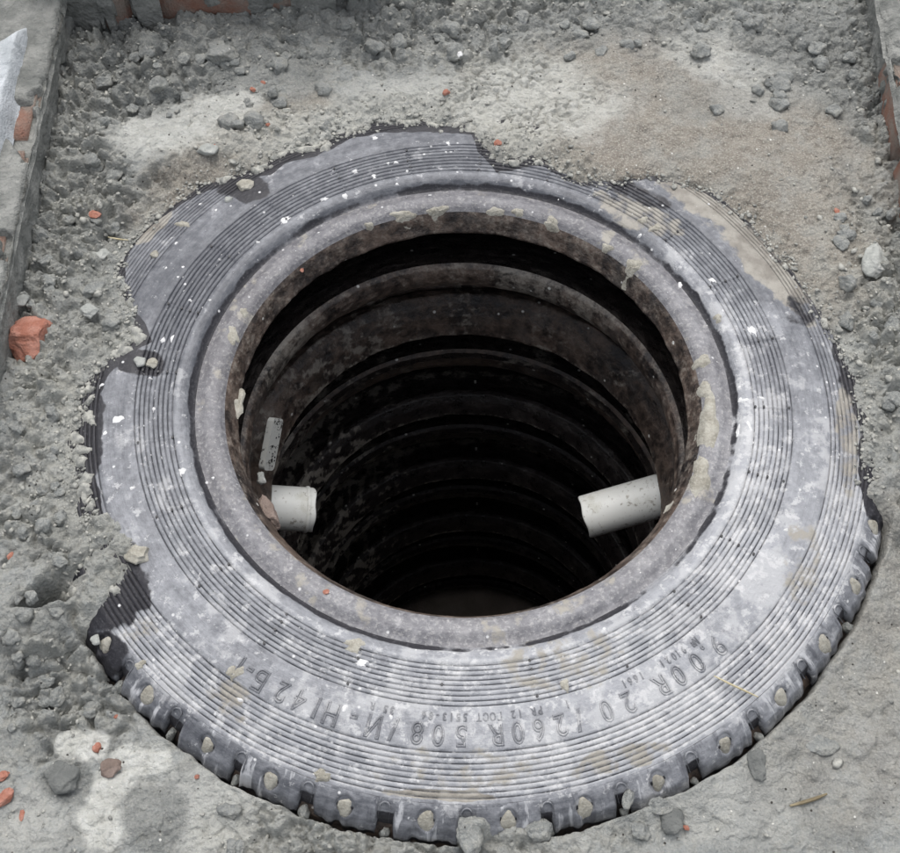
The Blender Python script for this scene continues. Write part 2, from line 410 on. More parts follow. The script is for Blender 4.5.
    bigcrack = (1 - sstep(.01, .06, g2 - g1)) * sstep(.45, .6, fbm(X * 12, Y * 12, 79, 3))
    rid = np.abs(fbm(X * 22, Y * 22, 81, 5, .6) - .5) * 2
    pore = sstep(.60, .72, fbm(X * 75, Y * 75, 181, 5, .6)); pore2 = sstep(.62, .70, fbm(X * 160 + 5, Y * 160, 182, 4, .6))
    qx = X + .009 * (fbm(X * 40, Y * 40, 191, 2, .5) - .5) * 2; qy = Y + .009 * (fbm(X * 40 + 3, Y * 40, 192, 2, .5) - .5) * 2
    a1, a2, aid = worley(qx / .023, qy / .017, 193); e1, e2, eid = worley(qx / .0098, qy / .0080, 194)
    h1, h2, hid_ = worley(qx / .040 + 4, qy / .032, 195)
    chunk = (.004 + hid_ * .014) * sstep(.0, .30, h2 - h1) ** .8 + (.002 + aid * .0080) * sstep(.0, .34, a2 - a1) + (.001 + eid * .0036) * sstep(.0, .4, e2 - e1) - .010
    chunk = chunk * .82
    H = lump * (c1 * .006 + c2 * .0050 + c3 * .0034 + c4 * .0014 + c5 * .0008 + chunk)
    H -= lump * .007 * (1 - sstep(.0, .10, rid)) * sstep(.4, .6, fbm(X * 14, Y * 14, 186, 3))
    H += lump * (rid * .004 - .002) - lump * .010 - lump * (pore * .0034 + pore2 * .0012)
    H += lump * ((fbm(X * 130, Y * 130, 183, 4, .65) - .5) * .0012) - lump * .004
    H += crumb * (eid * .003 - (1 - sstep(.02, .2, e2 - e1)) * .0022 + c3 * .0040 + c4 * .0046 + c5 * .0028 - pore2 * .003 + (fbm(X * 150, Y * 150, 184, 3, .65) - .5) * .004)
    H += (1 - lump) * ((fbm(X * 30, Y * 30, 83, 4, .5) - .5) * .010 + c4 * .0008 + c5 * .0006 + (fbm(X * 150, Y * 150, 84, 3, .6) - .5) * .0013 - pore * .0010)
    H += plates * ((idc - .5) * .0022 - crack * .0072 * (.25 + .75 * plm))
    H -= bigcrack * .006 * (.3 + lump) * (1 - .7 * tan)
    H -= .003 * (1 - sstep(.0, .05, np.abs(fbm(X * 11, Y * 11, 85, 4) - .5))) * (1 - tan)
    # low spots in pale slabs
    H -= sstep(.62, .68, fbm(X * 42, Y * 42, 86, 4)) * np.clip(pale + tan * .3, 0, 1) * .0022
    Hs = H.copy(); Hs[1:-1, 1:-1] = (H[1:-1, 1:-1] * 4 + (H[:-2, 1:-1] + H[2:, 1:-1] + H[1:-1, :-2] + H[1:-1, 2:]) * 2 + H[:-2, :-2] + H[2:, 2:] + H[:-2, 2:] + H[2:, :-2]) / 16
    H = .35 * H + .65 * Hs
    # where it meets the tyre
    dn = (rad - b) + (fbm(X * 34, Y * 34, 91, 5, .65) - .5) * .030 * (1 - .75 * ex) * (1 - .6 * B(790, 250, 90, 120, seed=1))
    T = ztop(rad)
    over = .30 * np.clip(dn, -.02, .05) + (c4 * .0040 + c5 * .0022 + c3 * .0045) * (1 - .8 * ex) * sstep(-.006, .012, dn) - .0016
    w = sstep(.004, .050, dn)
    cov = (1 - w) * (T + over) + w * (np.maximum(level, T + .004) + H)
    w2 = sstep(-.003, .004, rad - .4805 + (fbm(X * 40, Y * 40, 92, 4) - .5) * .008)
    w2 = w2 * (.93 + .07 * sstep(0, .03, rad - .49))
    opn = (1 - w2) * (-.055) + w2 * (level + H * 1.0) + .013 * (1 - sstep(.0, .045, rad - .480))
    Z = np.where(rad > .33, (1 - ex) * cov + ex * opn, T - .03)
    Z = np.where((ex < .999) & (dn < -.012) & (rad < .475), np.minimum(Z, T - .006), Z)
    # soil thrown over the tread blocks
    for (cx, cy, rx, ry, hh) in [(476, 830, 12, 12, .010), (520, 836, 20, 9, .008), (90, 594, 20, 18, .007), (108, 572, 22, 18, .006), (75, 620, 10, 10, .008), (98, 538, 22, 14, .005), (126, 552, 14, 10, .004)]:
        m = px_blob(U, V, cx, cy, rx, ry, soft=.6, wob=.45, seed=int(cx))
        Z = np.where((m > .02) & (rad > .38), np.maximum(Z, np.maximum(T, -.045) - .005 + m * (hh + .003) + m * (c3 * .006 + c4 * .006 + c5 * .003 - .002)), Z)
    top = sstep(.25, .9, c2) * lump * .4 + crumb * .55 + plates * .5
    nx, ny = X.shape
    faces = grid_faces(nx, ny)
    Tt = np.where(rad < .489, T, -9)
    hid = ((Z < Tt - .008) & (rad < .486)) | (rad < .325)
    hf = hid.ravel()[faces].all(axis=1)
    faces = faces[~hf][:, ::1]
    used = np.zeros(nx * ny, bool); used[faces.ravel()] = True
    idx = np.cumsum(used) - 1
    Vt = np.stack([X, Y, Z], -1).reshape(-1, 3)[used]
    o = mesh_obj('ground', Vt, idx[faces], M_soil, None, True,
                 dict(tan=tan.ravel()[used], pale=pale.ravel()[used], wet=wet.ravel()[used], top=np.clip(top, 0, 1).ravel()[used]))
    o['kind'] = 'structure'
    return xs, ys, Z, crumb + lump * .6, np.where(rad < .489, np.maximum(Z, T), Z), dn
xs_s, ys_s, Z_s, CR_s, ZT_s, DN_s = build_soil()
def soil_z(x, y, ontyre=False):
    i = int(np.clip(round((x - xs_s[0]) / (xs_s[1] - xs_s[0])), 0, len(xs_s) - 1)); j = int(np.clip(round((y - ys_s[0]) / (ys_s[1] - ys_s[0])), 0, len(ys_s) - 1))
    return float((ZT_s if ontyre else Z_s)[i, j])

# outer ground, out to the horizon (a frame round the fine sheet)
def outer_ground():
    bm = bmesh.new(); rings = []
    for (x0, x1, y0, y1, z) in ((-.695, .695, -.595, .735, -.075), (-1.2, 1.2, -1.1, 1.2, -.02), (-6, 6, -6, 6, -.03), (-150, 150, -150, 150, -.05)):
        rings.append([bm.verts.new((x, y, z)) for x, y in ((x0, y0), (x1, y0), (x1, y1), (x0, y1))])
    for a, b in zip(rings[:-1], rings[1:]):
        for k in range(4): bm.faces.new((a[k], a[(k + 1) % 4], b[(k + 1) % 4], b[k]))
    bmesh.ops.recalc_face_normals(bm, faces=bm.faces)
    me = bpy.data.meshes.new('terrain'); bm.to_mesh(me); bm.free(); me.materials.append(M_clod)
    o = link(bpy.data.objects.new('terrain', me)); o['kind'] = 'structure'
outer_ground()

def lump_mesh(sx, sy, sz, seed, sub=3, facet=.5, amp=.28):
    bm = bmesh.new(); bmesh.ops.create_icosphere(bm, subdivisions=sub, radius=1)
    rnd = random.Random(seed); off = Vector((rnd.uniform(-50, 50), rnd.uniform(-50, 50), rnd.uniform(-50, 50)))
    pl = []
    for _ in range(9):
        n = Vector((rnd.gauss(0, 1), rnd.gauss(0, 1), rnd.gauss(0, 1))).normalized(); pl.append((n, rnd.uniform(.62, .92)))
    for v in bm.verts:
        p = v.co.copy()
        for n, dd in pl:
            q = p.dot(n)
            if q > dd: p -= n * (q - dd) * facet * 1.6
        p *= 1 + amp * mnoise.fractal(p * 1.5 + off, .9, 2.2, 4)
        v.co = Vector((p.x * sx, p.y * sy, p.z * sz))
    me = bpy.data.meshes.new('lump'); bm.to_mesh(me); bm.free()
    return me

# ------------------------------------------------------------------ TOP TYRE
top = empty('tyre', (0, 0, 0))
tag(top, 'worn truck tyre lying flat at ground level, topmost of the stack, ribbed grey sidewall up', 'tyre', 'tyres stacked to line the well')

def tyre_attrs(X, Y, Z):
    rad = np.hypot(X, Y); th = np.degrees(np.arctan2(Y, X)); b = bound(th); ex = expo(th)
    U, V = proj(X, Y, Z)
    def B(*a, **k): return px_blob(U, V, *a, **k)
    d = b - rad + (fbm(X * 25, Y * 25, 201, 4) - .5) * .016
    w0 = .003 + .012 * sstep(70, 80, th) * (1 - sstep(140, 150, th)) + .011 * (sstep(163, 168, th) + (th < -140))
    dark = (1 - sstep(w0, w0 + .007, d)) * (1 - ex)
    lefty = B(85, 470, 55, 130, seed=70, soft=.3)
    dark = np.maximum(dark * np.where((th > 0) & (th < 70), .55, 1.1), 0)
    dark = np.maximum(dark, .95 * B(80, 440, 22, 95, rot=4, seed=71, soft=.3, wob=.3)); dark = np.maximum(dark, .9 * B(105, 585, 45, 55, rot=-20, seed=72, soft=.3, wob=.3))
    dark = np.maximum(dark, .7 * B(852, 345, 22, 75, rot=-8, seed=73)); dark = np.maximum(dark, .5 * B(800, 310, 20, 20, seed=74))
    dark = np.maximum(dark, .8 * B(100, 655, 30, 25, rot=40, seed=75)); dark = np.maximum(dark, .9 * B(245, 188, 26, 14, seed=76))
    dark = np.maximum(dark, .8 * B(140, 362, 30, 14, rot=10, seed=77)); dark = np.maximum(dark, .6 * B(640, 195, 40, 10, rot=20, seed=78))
    mud = np.maximum.reduce([.95 * B(765, 248, 75, 30, rot=48, seed=81, soft=.5), .9 * B(705, 196, 60, 18, rot=30, seed=82, soft=.5), .6 * B(848, 430, 12, 70, seed=83),
                             .55 * B(640, 215, 50, 16, rot=25, seed=84), .55 * B(230, 700, 30, 20, rot=40, seed=85), .42 * B(470, 770, 90, 26, seed=86), .8 * B(440, 795, 60, 6, rot=3, seed=87),
                             .5 * B(620, 760, 60, 14, rot=-15, seed=88), .45 * B(115, 600, 40, 60, rot=-30, seed=89), .45 * B(555, 660, 70, 40, rot=-10, seed=80), .45 * B(800, 560, 20, 50, seed=79), .8 * B(150, 222, 24, 14, rot=-40, seed=90)])
    dust = .25 + .55 * sstep(.05, -.25, Y) + .35 * sstep(-.1, .35, X) * sstep(.2, -.1, Y) - .15 * sstep(0, .3, Y)
    dust = dust + .7 * B(745, 440, 28, 75, seed=91, soft=.5) + .45 * B(700, 300, 70, 26, rot=55, seed=92) + .5 * B(760, 320, 28, 16, seed=93) + .5 * B(750, 560, 35, 30, seed=94) + .3 * B(520, 700, 200, 60, seed=95)
    dust -= .6 * B(215, 300, 60, 80, rot=35, seed=96, soft=.6) * (rad < .41) * .6
    dust = dust + .06 * sstep(-.2, .2, Y)
    dust += .35 * sstep(.404, .41, rad) * ex * (1 - sstep(.447, .452, rad)) - .55 * sstep(.450, .455, rad)
    dust += .5 * sstep(.006, .0, np.abs(rad - .318)) - .3 * sstep(.304, .2985, rad)
    return dict(dust=dust.ravel(), dark=dark.ravel(), mud=mud.ravel())

TICK0 = R(-93.3)
def build_sidewall():
    NS = 1560
    gin = [.3215 + k * .00515 for k in range(9)]
    gout = [.4060 + k * .0051 for k in range(9)]
    prof = [.2985, .3005, .303, .305, .3075, .310, .313, .316]
    def grv(lst, w):
        for g in lst: prof.extend([g - w, g - w * .5, g, g + w * .5, g + w, g + .0026])
    grv(gin, .00078); prof.extend(list(np.arange(.3665, .4045, .0016))); grv(gout, .00078); prof.extend([.4505, .452])
    prof = np.array(sorted(prof))
    th = np.linspace(-math.pi, math.pi, NS, endpoint=False)
    TH, P = np.meshgrid(th, prof, indexing='ij')
    D = np.degrees(TH)
    Z = ztop(P) + .0016 * (vnoise(np.cos(TH) * 3 + 5, np.sin(TH) * 3 + 5, 9) - .5) * 0
    Rr = P + .0007 * (vnoise(np.cos(TH) * 9 + 40, np.sin(TH) * 9 + 40, 14) - .5)
    wear = vnoise(np.cos(TH) * 30 + 50, np.sin(TH) * 30 + 50 + P * 300, 19)
    GA = np.zeros(P.shape); GW = .00078
    for lst, dep in ((gin, .0026), (gout, .0026)):
        for g in lst:
            # outermost inner grooves fade out in some sectors, as worn or filled with dried dust
            fill = .50 + .5 * sstep(.20, .60, vnoise(np.cos(TH) * 26 + 50, np.sin(TH) * 26 + 50 + g * 900, 19))
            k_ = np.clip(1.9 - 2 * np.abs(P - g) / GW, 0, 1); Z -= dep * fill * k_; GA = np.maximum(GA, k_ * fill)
    # radial mould lines every 15 degrees
    q = np.abs(((TH - TICK0) / R(15) + .5) % 1 - .5) * R(15) * P
    band = ((P > .318) & (P < .366)) | ((P > .4045) & (P < .4505))
    Z += .0009 * np.clip(1 - q / .0016, 0, 1) * band
    Z -= .0012 * np.clip(1 - np.abs(q - .0024) / .0012, 0, 1) * band * .6
    # smooth band with low rubbed relief
    xx = np.cos(TH) * Rr; yy = np.sin(TH) * Rr
    Z += (fbm(xx * 35, yy * 35, 23, 4) - .5) * .0011
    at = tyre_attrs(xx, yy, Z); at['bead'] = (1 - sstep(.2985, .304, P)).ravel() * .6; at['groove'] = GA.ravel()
    at['dark'] = np.maximum(at['dark'], (np.clip(1.3 - np.abs(P - .3015) / .0060, 0, 1) * (.30 + .75 * fbm(xx * 22, yy * 22, 66, 4))).ravel())
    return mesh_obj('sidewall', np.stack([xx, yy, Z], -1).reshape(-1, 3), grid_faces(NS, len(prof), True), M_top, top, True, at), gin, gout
_, GIN, GOUT = build_sidewall()

def lathe_part(name, prof, ns, mat, parent, z0=0, rough_amp=.0008, seed=1, mudf=None, bead=0.0, full=False, off=(0, 0)):
    prof = np.array(prof, float)
    # resample to short steps
    seg = np.hypot(*np.diff(prof, axis=0).T); s = np.concatenate([[0], np.cumsum(seg)])
    n = max(len(prof), int(s[-1] / .004)); ss = np.unique(np.concatenate([np.linspace(0, s[-1], n), s]))
    pr = np.interp(ss, s, prof[:, 0]); pz = np.interp(ss, s, prof[:, 1])
    th = np.linspace(-math.pi, math.pi, ns, endpoint=False)
    TH, I = np.meshgrid(th, np.arange(len(pr)), indexing='ij')
    nn = (fbm(np.cos(TH) * 11 + seed * 7.7 + pz[I] * 40, np.sin(TH) * 11 + 90 + pr[I] * 60, 300 + seed, 5, .6) - .5) * 2
    edge = np.minimum(I, len(pr) - 1 - I) > 0
    Rr = pr[I] + nn * rough_amp * edge; Z = pz[I] + z0 + nn * rough_amp * edge
    X = np.cos(TH) * Rr; Y = np.sin(TH) * Rr
    at = {}
    if full:
        at = tyre_attrs(X, Y, Z); at['bead'] = np.full(X.size, bead)
    mud = np.zeros(X.shape) if mudf is None else mudf(np.degrees(TH), Rr, Z - z0, X, Y)
    if not full: at['mud'] = mud
    else: at['mud'] = np.maximum(at['mud'] * 0, mud.ravel())
    return mesh_obj(name, np.stack([X, Y, Z], -1).reshape(-1, 3), grid_faces(ns, len(pr), True), mat, parent, True, at)

def bead_mud(D, r, z, X, Y):
    return .40 + .45 * sstep(.45, .62, fbm(X * 16, Y * 16, 5, 4)) * (np.abs(D - 20) < 60)
lathe_part('bead', [(.2985, .0275), (.294, .0285), (.285, .0330), (.276, .0325), (.270, .030), (.266, .026)], 1100, M_top, top, 0, .0014, 2,
           lambda D, r, z, X, Y: .12 + .30 * (sstep(.52, .66, fbm(X * 40, Y * 40, 5, 5))), 1.0, True)
lathe_part('bead_heel', [(.266, .026), (.262, .020), (.2575, .008), (.254, .0), (.256, -.003), (.264, -.005), (.28, -.006)], 900, M_well, top, 0, .0018, 3,
           lambda D, r, z, X, Y: .30 + .2 * fbm(X * 20, Y * 20, 6, 3))
lathe_part('inner_liner', [(.28, -.006), (.31, -.004), (.36, .002), (.42, 0), (.46, -.02), (.478, -.06), (.46, -.10), (.42, -.115), (.36, -.112), (.31, -.092), (.275, -.075), (.262, -.070)],
           360, M_inner, top, 0, .0015, 4)
lathe_part('lower_bead', [(.262, -.070), (.256, -.074), (.253, -.085), (.254, -.100), (.258, -.112), (.268, -.117), (.285, -.118)], 720, M_well, top, 0, .0012, 5,
           lambda D, r, z, X, Y: .36 + .25 * sstep(.4, .7, fbm(X * 14, Y * 14, 8, 4)) + .1 * sstep(-.075, -.072, z))
lathe_part('lower_sidewall', [(.285, -.118), (.30, -.125), (.33, -.165), (.38, -.195), (.44, -.19), (.478, -.16), (.49, -.12), (.484, -.055), (.476, -.02), (.458, .004), (.452, .0185)], 360, M_well, top, 0, .001, 6)

# tread blocks with their moulded dimples
def build_lugs():
    n = 38; half = R(4.15)
    NT_, NR_ = 41, 26
    rs = np.concatenate([np.linspace(.4522, .4755, NR_ - 6), [.4775, .4790, .4797, .4795, .4788, .478]])
    zt = np.interp(rs[:-4], [.4522, .462, .472, .476, .4795], [.0185, .0125, .003, -.006, -.013]); 
    zs = np.concatenate([zt, [-.017, -.026, -.048, -.080]])
    dimp = []
    for k in range(n):
        a0 = R(-141.6 + k * 360 / n); rnd = random.Random(k)
        a0 += R(rnd.uniform(-.35, .35))
        if not (-165 < math.degrees(a0) < -8): continue
        t = np.linspace(-1, 1, NT_); T_, I = np.meshgrid(t, np.arange(NR_), indexing='ij')
        rj = rnd.uniform(-.0040, .0015)
        Rr = rs[I] + (rj + .0060 * (vnoise(T_ * 4 + k * 3.7, T_ * 0 + k, 5) - .5)) * sstep(.46, .486, rs[I]); Z = zs[I].copy()
        wid = half * (1 - .10 * sstep(.462, .488, rs[I]))
        A = a0 + T_ * wid
        edge = sstep(.86, 1.0, np.abs(T_))
        Z -= edge ** 2 * .006 * sstep(.455, .460, rs[I]); Z -= (np.abs(T_) >= 1) * .020 * sstep(.456, .459, rs[I])
        u = T_ * half * .466; v = rs[I] - .4655
        dd = np.sqrt((u / .0092) ** 2 + (v / .0088) ** 2)
        Z -= .0050 * (1 - sstep(.75, 1.05, dd)) - .0010 * np.clip(1 - np.abs(dd - 1.15) / .22, 0, 1)
        for uu in (-.0165, -.0135, .0125, .0155):
            Z += .0010 * np.clip(1 - np.abs(u - uu - v * .1) / .0009, 0, 1) * sstep(.455, .459, rs[I])
        # arch beside the notch
        xx = np.cos(A) * Rr; yy = np.sin(A) * Rr
        Z += (fbm(xx * 90, yy * 90, 31, 4) - .5) * .0016
        Rr2 = Rr
        at = tyre_attrs(xx, yy, Z); at['bead'] = np.zeros(xx.size)
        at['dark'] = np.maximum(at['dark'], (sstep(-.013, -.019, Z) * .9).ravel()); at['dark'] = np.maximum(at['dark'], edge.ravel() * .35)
        at['dust'] = at['dust'] + .45 * (1 - sstep(.452, .459, rs[I])).ravel() + .25 * (fbm(xx * 60, yy * 60, 37, 4).ravel() - .5)
        at['lug'] = np.full(xx.size, .85)
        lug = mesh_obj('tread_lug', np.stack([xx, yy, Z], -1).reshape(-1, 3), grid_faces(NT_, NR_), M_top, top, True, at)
        # dried mud plug in the dimple
        pts = []; N = 16
        vv = [(0, 0, .0016)]
        sc = rnd.uniform(.72, 1.05)
        for ring, hh in ((.5, .0012), (.85, 0), (1.05, -.003)):
            for q in range(N):
                b = q / N * 6.2832; jr = 1 + .13 * math.sin(3 * b + k) + rnd.uniform(-.06, .06)
                vv.append((math.cos(b) * .0088 * sc * ring * jr, math.sin(b) * .0084 * sc * ring * jr, hh + rnd.uniform(-.0004, .0004)))
        ff = [(0, 1 + q, 1 + (q + 1) % N) for q in range(N)]
        for g in range(2):
            for q in range(N):
                a = 1 + g * N + q; b = 1 + g * N + (q + 1) % N; ff += [(a, a + N, b + N), (a, b + N, b)]
        ca, sa = math.cos(a0), math.sin(a0); out = []
        for (tx, ry_, hz) in vv:
            rr = .4655 + ry_; z = .0105 - .0019 - (ry_) * 1.0 + hz - .0012
            aa = a0 + tx / .4655
            out.append((math.cos(aa) * rr, math.sin(aa) * rr, z))
        mesh_obj('mud_plug', out, ff, M_mud, lug)
        # soil caught in the gap between this block and the next
        if rnd.random() < .8:
            me = lump_mesh(.0062 * rnd.uniform(.8, 1.25), .0085 * rnd.uniform(.7, 1.2), .008, 600 + k, 2, .8, .35); me.materials.append(M_clod)
            me.polygons.foreach_set('use_smooth', np.ones(len(me.polygons), bool))
            ag = a0 + R(180 / n) + rnd.uniform(-.003, .003); rg_ = .4765 + rnd.uniform(-.002, .003)
            og = link(bpy.data.objects.new('gap_soil', me)); og.parent = top; og.location = (math.cos(ag) * rg_, math.sin(ag) * rg_, -.015); og.rotation_euler = (0, 0, ag - math.pi / 2)
        # arch rim at the head of the gap between two blocks
        a1 = a0 + R(180 / n); rr0 = .4600; tube = []; M = 14; w = .0052
        path = []
        for q in range(M + 1):
            s = q / M
            if s < .25: lx, lr = -w, rr0 + .010 * (1 - s / .25)
            elif s > .75: lx, lr = w, rr0 + .010 * (s - .75) / .25
            else:
                b = math.pi * (1 - (s - .25) / .5); lx, lr = w * math.cos(b), rr0 - w * .9 * math.sin(b)
            path.append((a1 + lx / .46, lr))
        for (aa, rr) in path:
            zc = float(np.interp(rr, [.452, .462, .472], [.0185, .0125, .003])) + .0002
            for c_ in range(5):
                b = c_ / 5 * 6.2832
                r2 = rr + .0011 * math.cos(b); tube.append((math.cos(aa) * r2, math.sin(aa) * r2, zc + .0011 * math.sin(b)))
        tf = []
        for g in range(M):
            for c_ in range(5): tf.append((g * 5 + c_, g * 5 + (c_ + 1) % 5, (g + 1) * 5 + (c_ + 1) % 5, (g + 1) * 5 + c_))
        Va = np.array(tube); at = tyre_attrs(Va[:, 0], Va[:, 1], Va[:, 2]); at['bead'] = np.zeros(len(Va)); at['dust'] = at['dust'] + .2
        mesh_obj('gap_rim', tube, tf, M_top, top, True, at)
build_lugs()
# rubber between and behind the blocks
def shoulder():
    rs = np.array([.452, .4545, .4565, .460, .4655, .468, .4705, .473]); zs = np.array([.0183, .0168, .0148, .0120, .0068, -.004, -.03, -.09])
    NS = 760; th = np.linspace(-math.pi, math.pi, NS, endpoint=False); T_, I = np.meshgrid(th, np.arange(len(rs)), indexing='ij')
    X = np.cos(T_) * rs[I]; Y = np.sin(T_) * rs[I]; Z = zs[I] + (fbm(X * 60, Y * 60, 41, 3) - .5) * .001
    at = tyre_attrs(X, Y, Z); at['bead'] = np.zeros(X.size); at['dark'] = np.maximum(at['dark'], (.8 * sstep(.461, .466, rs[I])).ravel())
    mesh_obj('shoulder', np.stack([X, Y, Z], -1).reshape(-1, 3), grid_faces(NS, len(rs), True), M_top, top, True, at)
shoulder()

# small black vent pins where mould lines cross the ribs (too small to tell apart: one part)
def pins():
    V_, F_ = [], []
    rnd = random.Random(4)
    for k in range(24):
        a = TICK0 + k * R(15)
        for r in (GIN[0] + .001, GIN[2], GIN[4], GIN[7] + .002):
            if rnd.random() < .25: continue
            aa = a + rnd.uniform(-.002, .002); z = float(ztop(r)); b0 = len(V_)
            for (q, w, h) in ((0, .0016, -.0004), (0, .0013, .0012)):
                for c_ in range(6):
                    b = c_ * math.pi / 3; V_.append((math.cos(aa) * r + w * math.cos(b), math.sin(aa) * r + w * 1.3 * math.sin(b), z + h))
            for c_ in range(6): F_.append((b0 + c_, b0 + (c_ + 1) % 6, b0 + 6 + (c_ + 1) % 6, b0 + 6 + c_))
            for c_ in range(4): F_.append((b0 + 6, b0 + 7 + c_, b0 + 8 + c_, b0 + 8 + c_)[:3])
    bm = bmesh.new(); vs_ = [bm.verts.new(v) for v in V_]
    for f in F_:
        try: bm.faces.new([vs_[i] for i in f])
        except ValueError: pass
    me = bpy.data.meshes.new('vent_pins'); bm.to_mesh(me); bm.free(); me.materials.append(M_blackpin)
    o = link(bpy.data.objects.new('vent_pins', me)); o.parent = top; o['kind'] = 'stuff'
pins()

# raised lettering: glyph outlines bent round the sidewall
def glyph(ch, size, bevel, sx=1.0):
    cu = bpy.data.curves.new('g', 'FONT'); cu.body = ch; cu.size = size; cu.fill_mode = 'NONE'; cu.bevel_depth = bevel; cu.bevel_resolution = 1
    cu.resolution_u = 4; cu.align_x = 'CENTER'
    o = link(bpy.data.objects.new('g', cu)); dg = bpy.context.evaluated_depsgraph_get(); ev = o.evaluated_get(dg); me = ev.to_mesh()
    v = np.array([tuple(p.co) for p in me.vertices]) if len(me.vertices) else np.zeros((0, 3)); f = [tuple(p.vertices) for p in me.polygons]
    ev.to_mesh_clear(); bpy.data.objects.remove(o); bpy.data.curves.remove(cu)
    if len(v): v[:, 0] *= sx
    return v, f
def lettering(name, items, size, rbase, bevel, sx, mat):
    AV, AF = [], []
    for ch, deg in items:
        v, f = glyph(ch, size, bevel, sx)
        if not len(v): continue
        b0 = len(AV)
        for x, y, z in v:
            r = rbase + y; a = R(deg) - x / (rbase + size * .35)
            AV.append((math.cos(a) * r, math.sin(a) * r, float(ztop(r)) + .0004 + z * .8))
        AF += [tuple(i + b0 for i in q) for q in f]
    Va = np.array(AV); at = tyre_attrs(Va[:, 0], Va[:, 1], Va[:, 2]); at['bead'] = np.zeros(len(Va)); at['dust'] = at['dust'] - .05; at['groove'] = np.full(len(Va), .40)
    at['mud'] = at['mud'] * .5
    o = mesh_obj(name, AV, AF, mat, top, True, at)
    if name == 'letter_small': o.name = 'standard_lettering'; o['kind'] = 'stuff'
    return o
def ang(px, py):
    w = unproj(px, py, .034); return math.degrees(math.atan2(w[1], w[0]))
big = [('9', 719, 648), ('.', 709, 657), ('0', 698, 665), ('0', 680, 678), ('R', 663, 688), ('2', 628, 703), ('0', 607, 713), ('/', 580, 724), ('2', 561, 728), ('6', 539, 731),
       ('0', 518, 734), ('R', 497, 736), ('5', 461, 738), ('0', 438, 738), ('8', 417, 736), ('/', 393, 733), ('И', 373, 729), ('-', 352, 724), ('Н', 330, 718), ('1', 315, 712),
       ('4', 298, 704), ('2', 281, 694), ('Б', 259, 683), ('-', 246, 677), ('1', 237, 670)]
for c, x, y in big: lettering('letter', [(c, ang(x, y))], .0285, .3815, .00105, .82, M_top)
sm = []
def arc_text(s, a0, step):
    for k, c in enumerate(s):
        if c != ' ': sm.append((c, a0 - k * step))
arc_text('PR 12 ГОСТ 5513-86', ang(540, 712), 1.02)
arc_text('1661', ang(640, 676), 1.0); arc_text('021', ang(672, 657), 1.1); arc_text('№ 91', ang(690, 640), 1.1); arc_text('35 R', ang(393, 709), 1.0); arc_text('1', ang(567, 706), 1)
lettering('letter_small', sm, .0105, .3702, .00042, .8, M_top)

# ------------------------------------------------------------------ flakes, drops and mud stuck on the top tyre
def surf_z(r):
    return float(np.interp(r, [.254, .258, .266, .270, .276, .285, .294] + PR, [0, .008, .026, .030, .0325, .033, .0285] + PZ))
def flake(name, px, py, wx, wy, rot, th_, mat, parent, seed, segs=14, rings=3, lumpy=.3):
    rr = .4
    for _ in range(25):
        w = unproj(px, py, surf_z(rr)); rr = .5 * rr + .5 * math.hypot(w[0], w[1])
    rnd = random.Random(seed); sx = wx / 900 / 2 * (1.45 if False else 1.0); sy = wy / 770 / 2
    ph = [rnd.uniform(0, 6.28) for _ in range(4)]
    V_ = [(w[0], w[1], surf_z(rr) + th_)]; ca, sa = math.cos(R(rot)), math.sin(R(rot))
    for k in range(1, rings + 1):
        f = k / rings
        for q in range(segs):
            b = q / segs * 6.2832
            j = 1 + lumpy * (.5 * math.sin(2 * b + ph[0]) + .4 * math.sin(3 * b + ph[1]) + .35 * math.sin(5 * b + ph[2])) + rnd.uniform(-.5, .5) * lumpy * .5
            u, v = math.cos(b) * sx * f * j, math.sin(b) * sy * f * j
            x = w[0] + u * ca - v * sa; y = w[1] + u * sa + v * ca
            r2 = math.hypot(x, y)
            h = th_ * (1 - f ** 3) * (.75 + rnd.random() * .5) if k < rings else -.0012
            V_.append((x, y, surf_z(min(max(r2, .256), .50)) + h))
    F_ = [(0, 1 + q, 1 + (q + 1) % segs) for q in range(segs)]
    for g in range(rings - 1):
        for q in range(segs):
            a = 1 + g * segs + q; b = 1 + g * segs + (q + 1) % segs; F_ += [(a, a + segs, b + segs), (a, b + segs, b)]
    return V_, F_
def put_flake(name, *a, **k):
    mat, parent = a[6], a[7]; V_, F_ = flake(name, *a, **k); return mesh_obj(name, V_, F_, mat, parent, False)

drops = [(355, 171, 8, 5), (374, 176, 7, 5), (388, 163, 4, 3), (396, 162, 5, 4), (345, 196, 8, 7), (324, 199, 9, 5), (375, 138, 9, 6), (448, 143, 6, 5), (446, 152, 4, 3), (407, 171, 4, 4),
         (397, 184, 5, 3), (118, 419, 15, 10), (105, 433, 5, 5), (102, 385, 6, 5), (154, 409, 5, 5), (163, 340, 6, 7), (172, 338, 4, 7), (183, 471, 9, 8), (132, 488, 6, 4), (213, 478, 4, 3),
         (285, 220, 13, 8), (258, 242, 5, 3), (176, 243, 5, 4), (166, 268, 5, 3), (183, 267, 4, 4), (178, 277, 5, 3), (200, 204, 5, 3), (216, 210, 4, 4), (345, 708, 7, 7), (391, 717, 4, 4),
         (362, 663, 13, 7), (210, 300, 4, 3), (245, 353, 4, 3), (190, 300, 4, 3), (150, 378, 4, 3), (740, 400, 5, 7), (738, 430, 4, 14), (749, 425, 4, 12), (745, 400, 8, 4), (762, 398, 7, 4),
         (752, 330, 14, 9), (712, 280, 8, 6), (430, 195, 5, 3), (327, 592, 6, 4), (680, 285, 6, 8), (240, 700, 6, 4), (800, 490, 4, 3), (786, 530, 5, 4), (640, 235, 5, 3)]
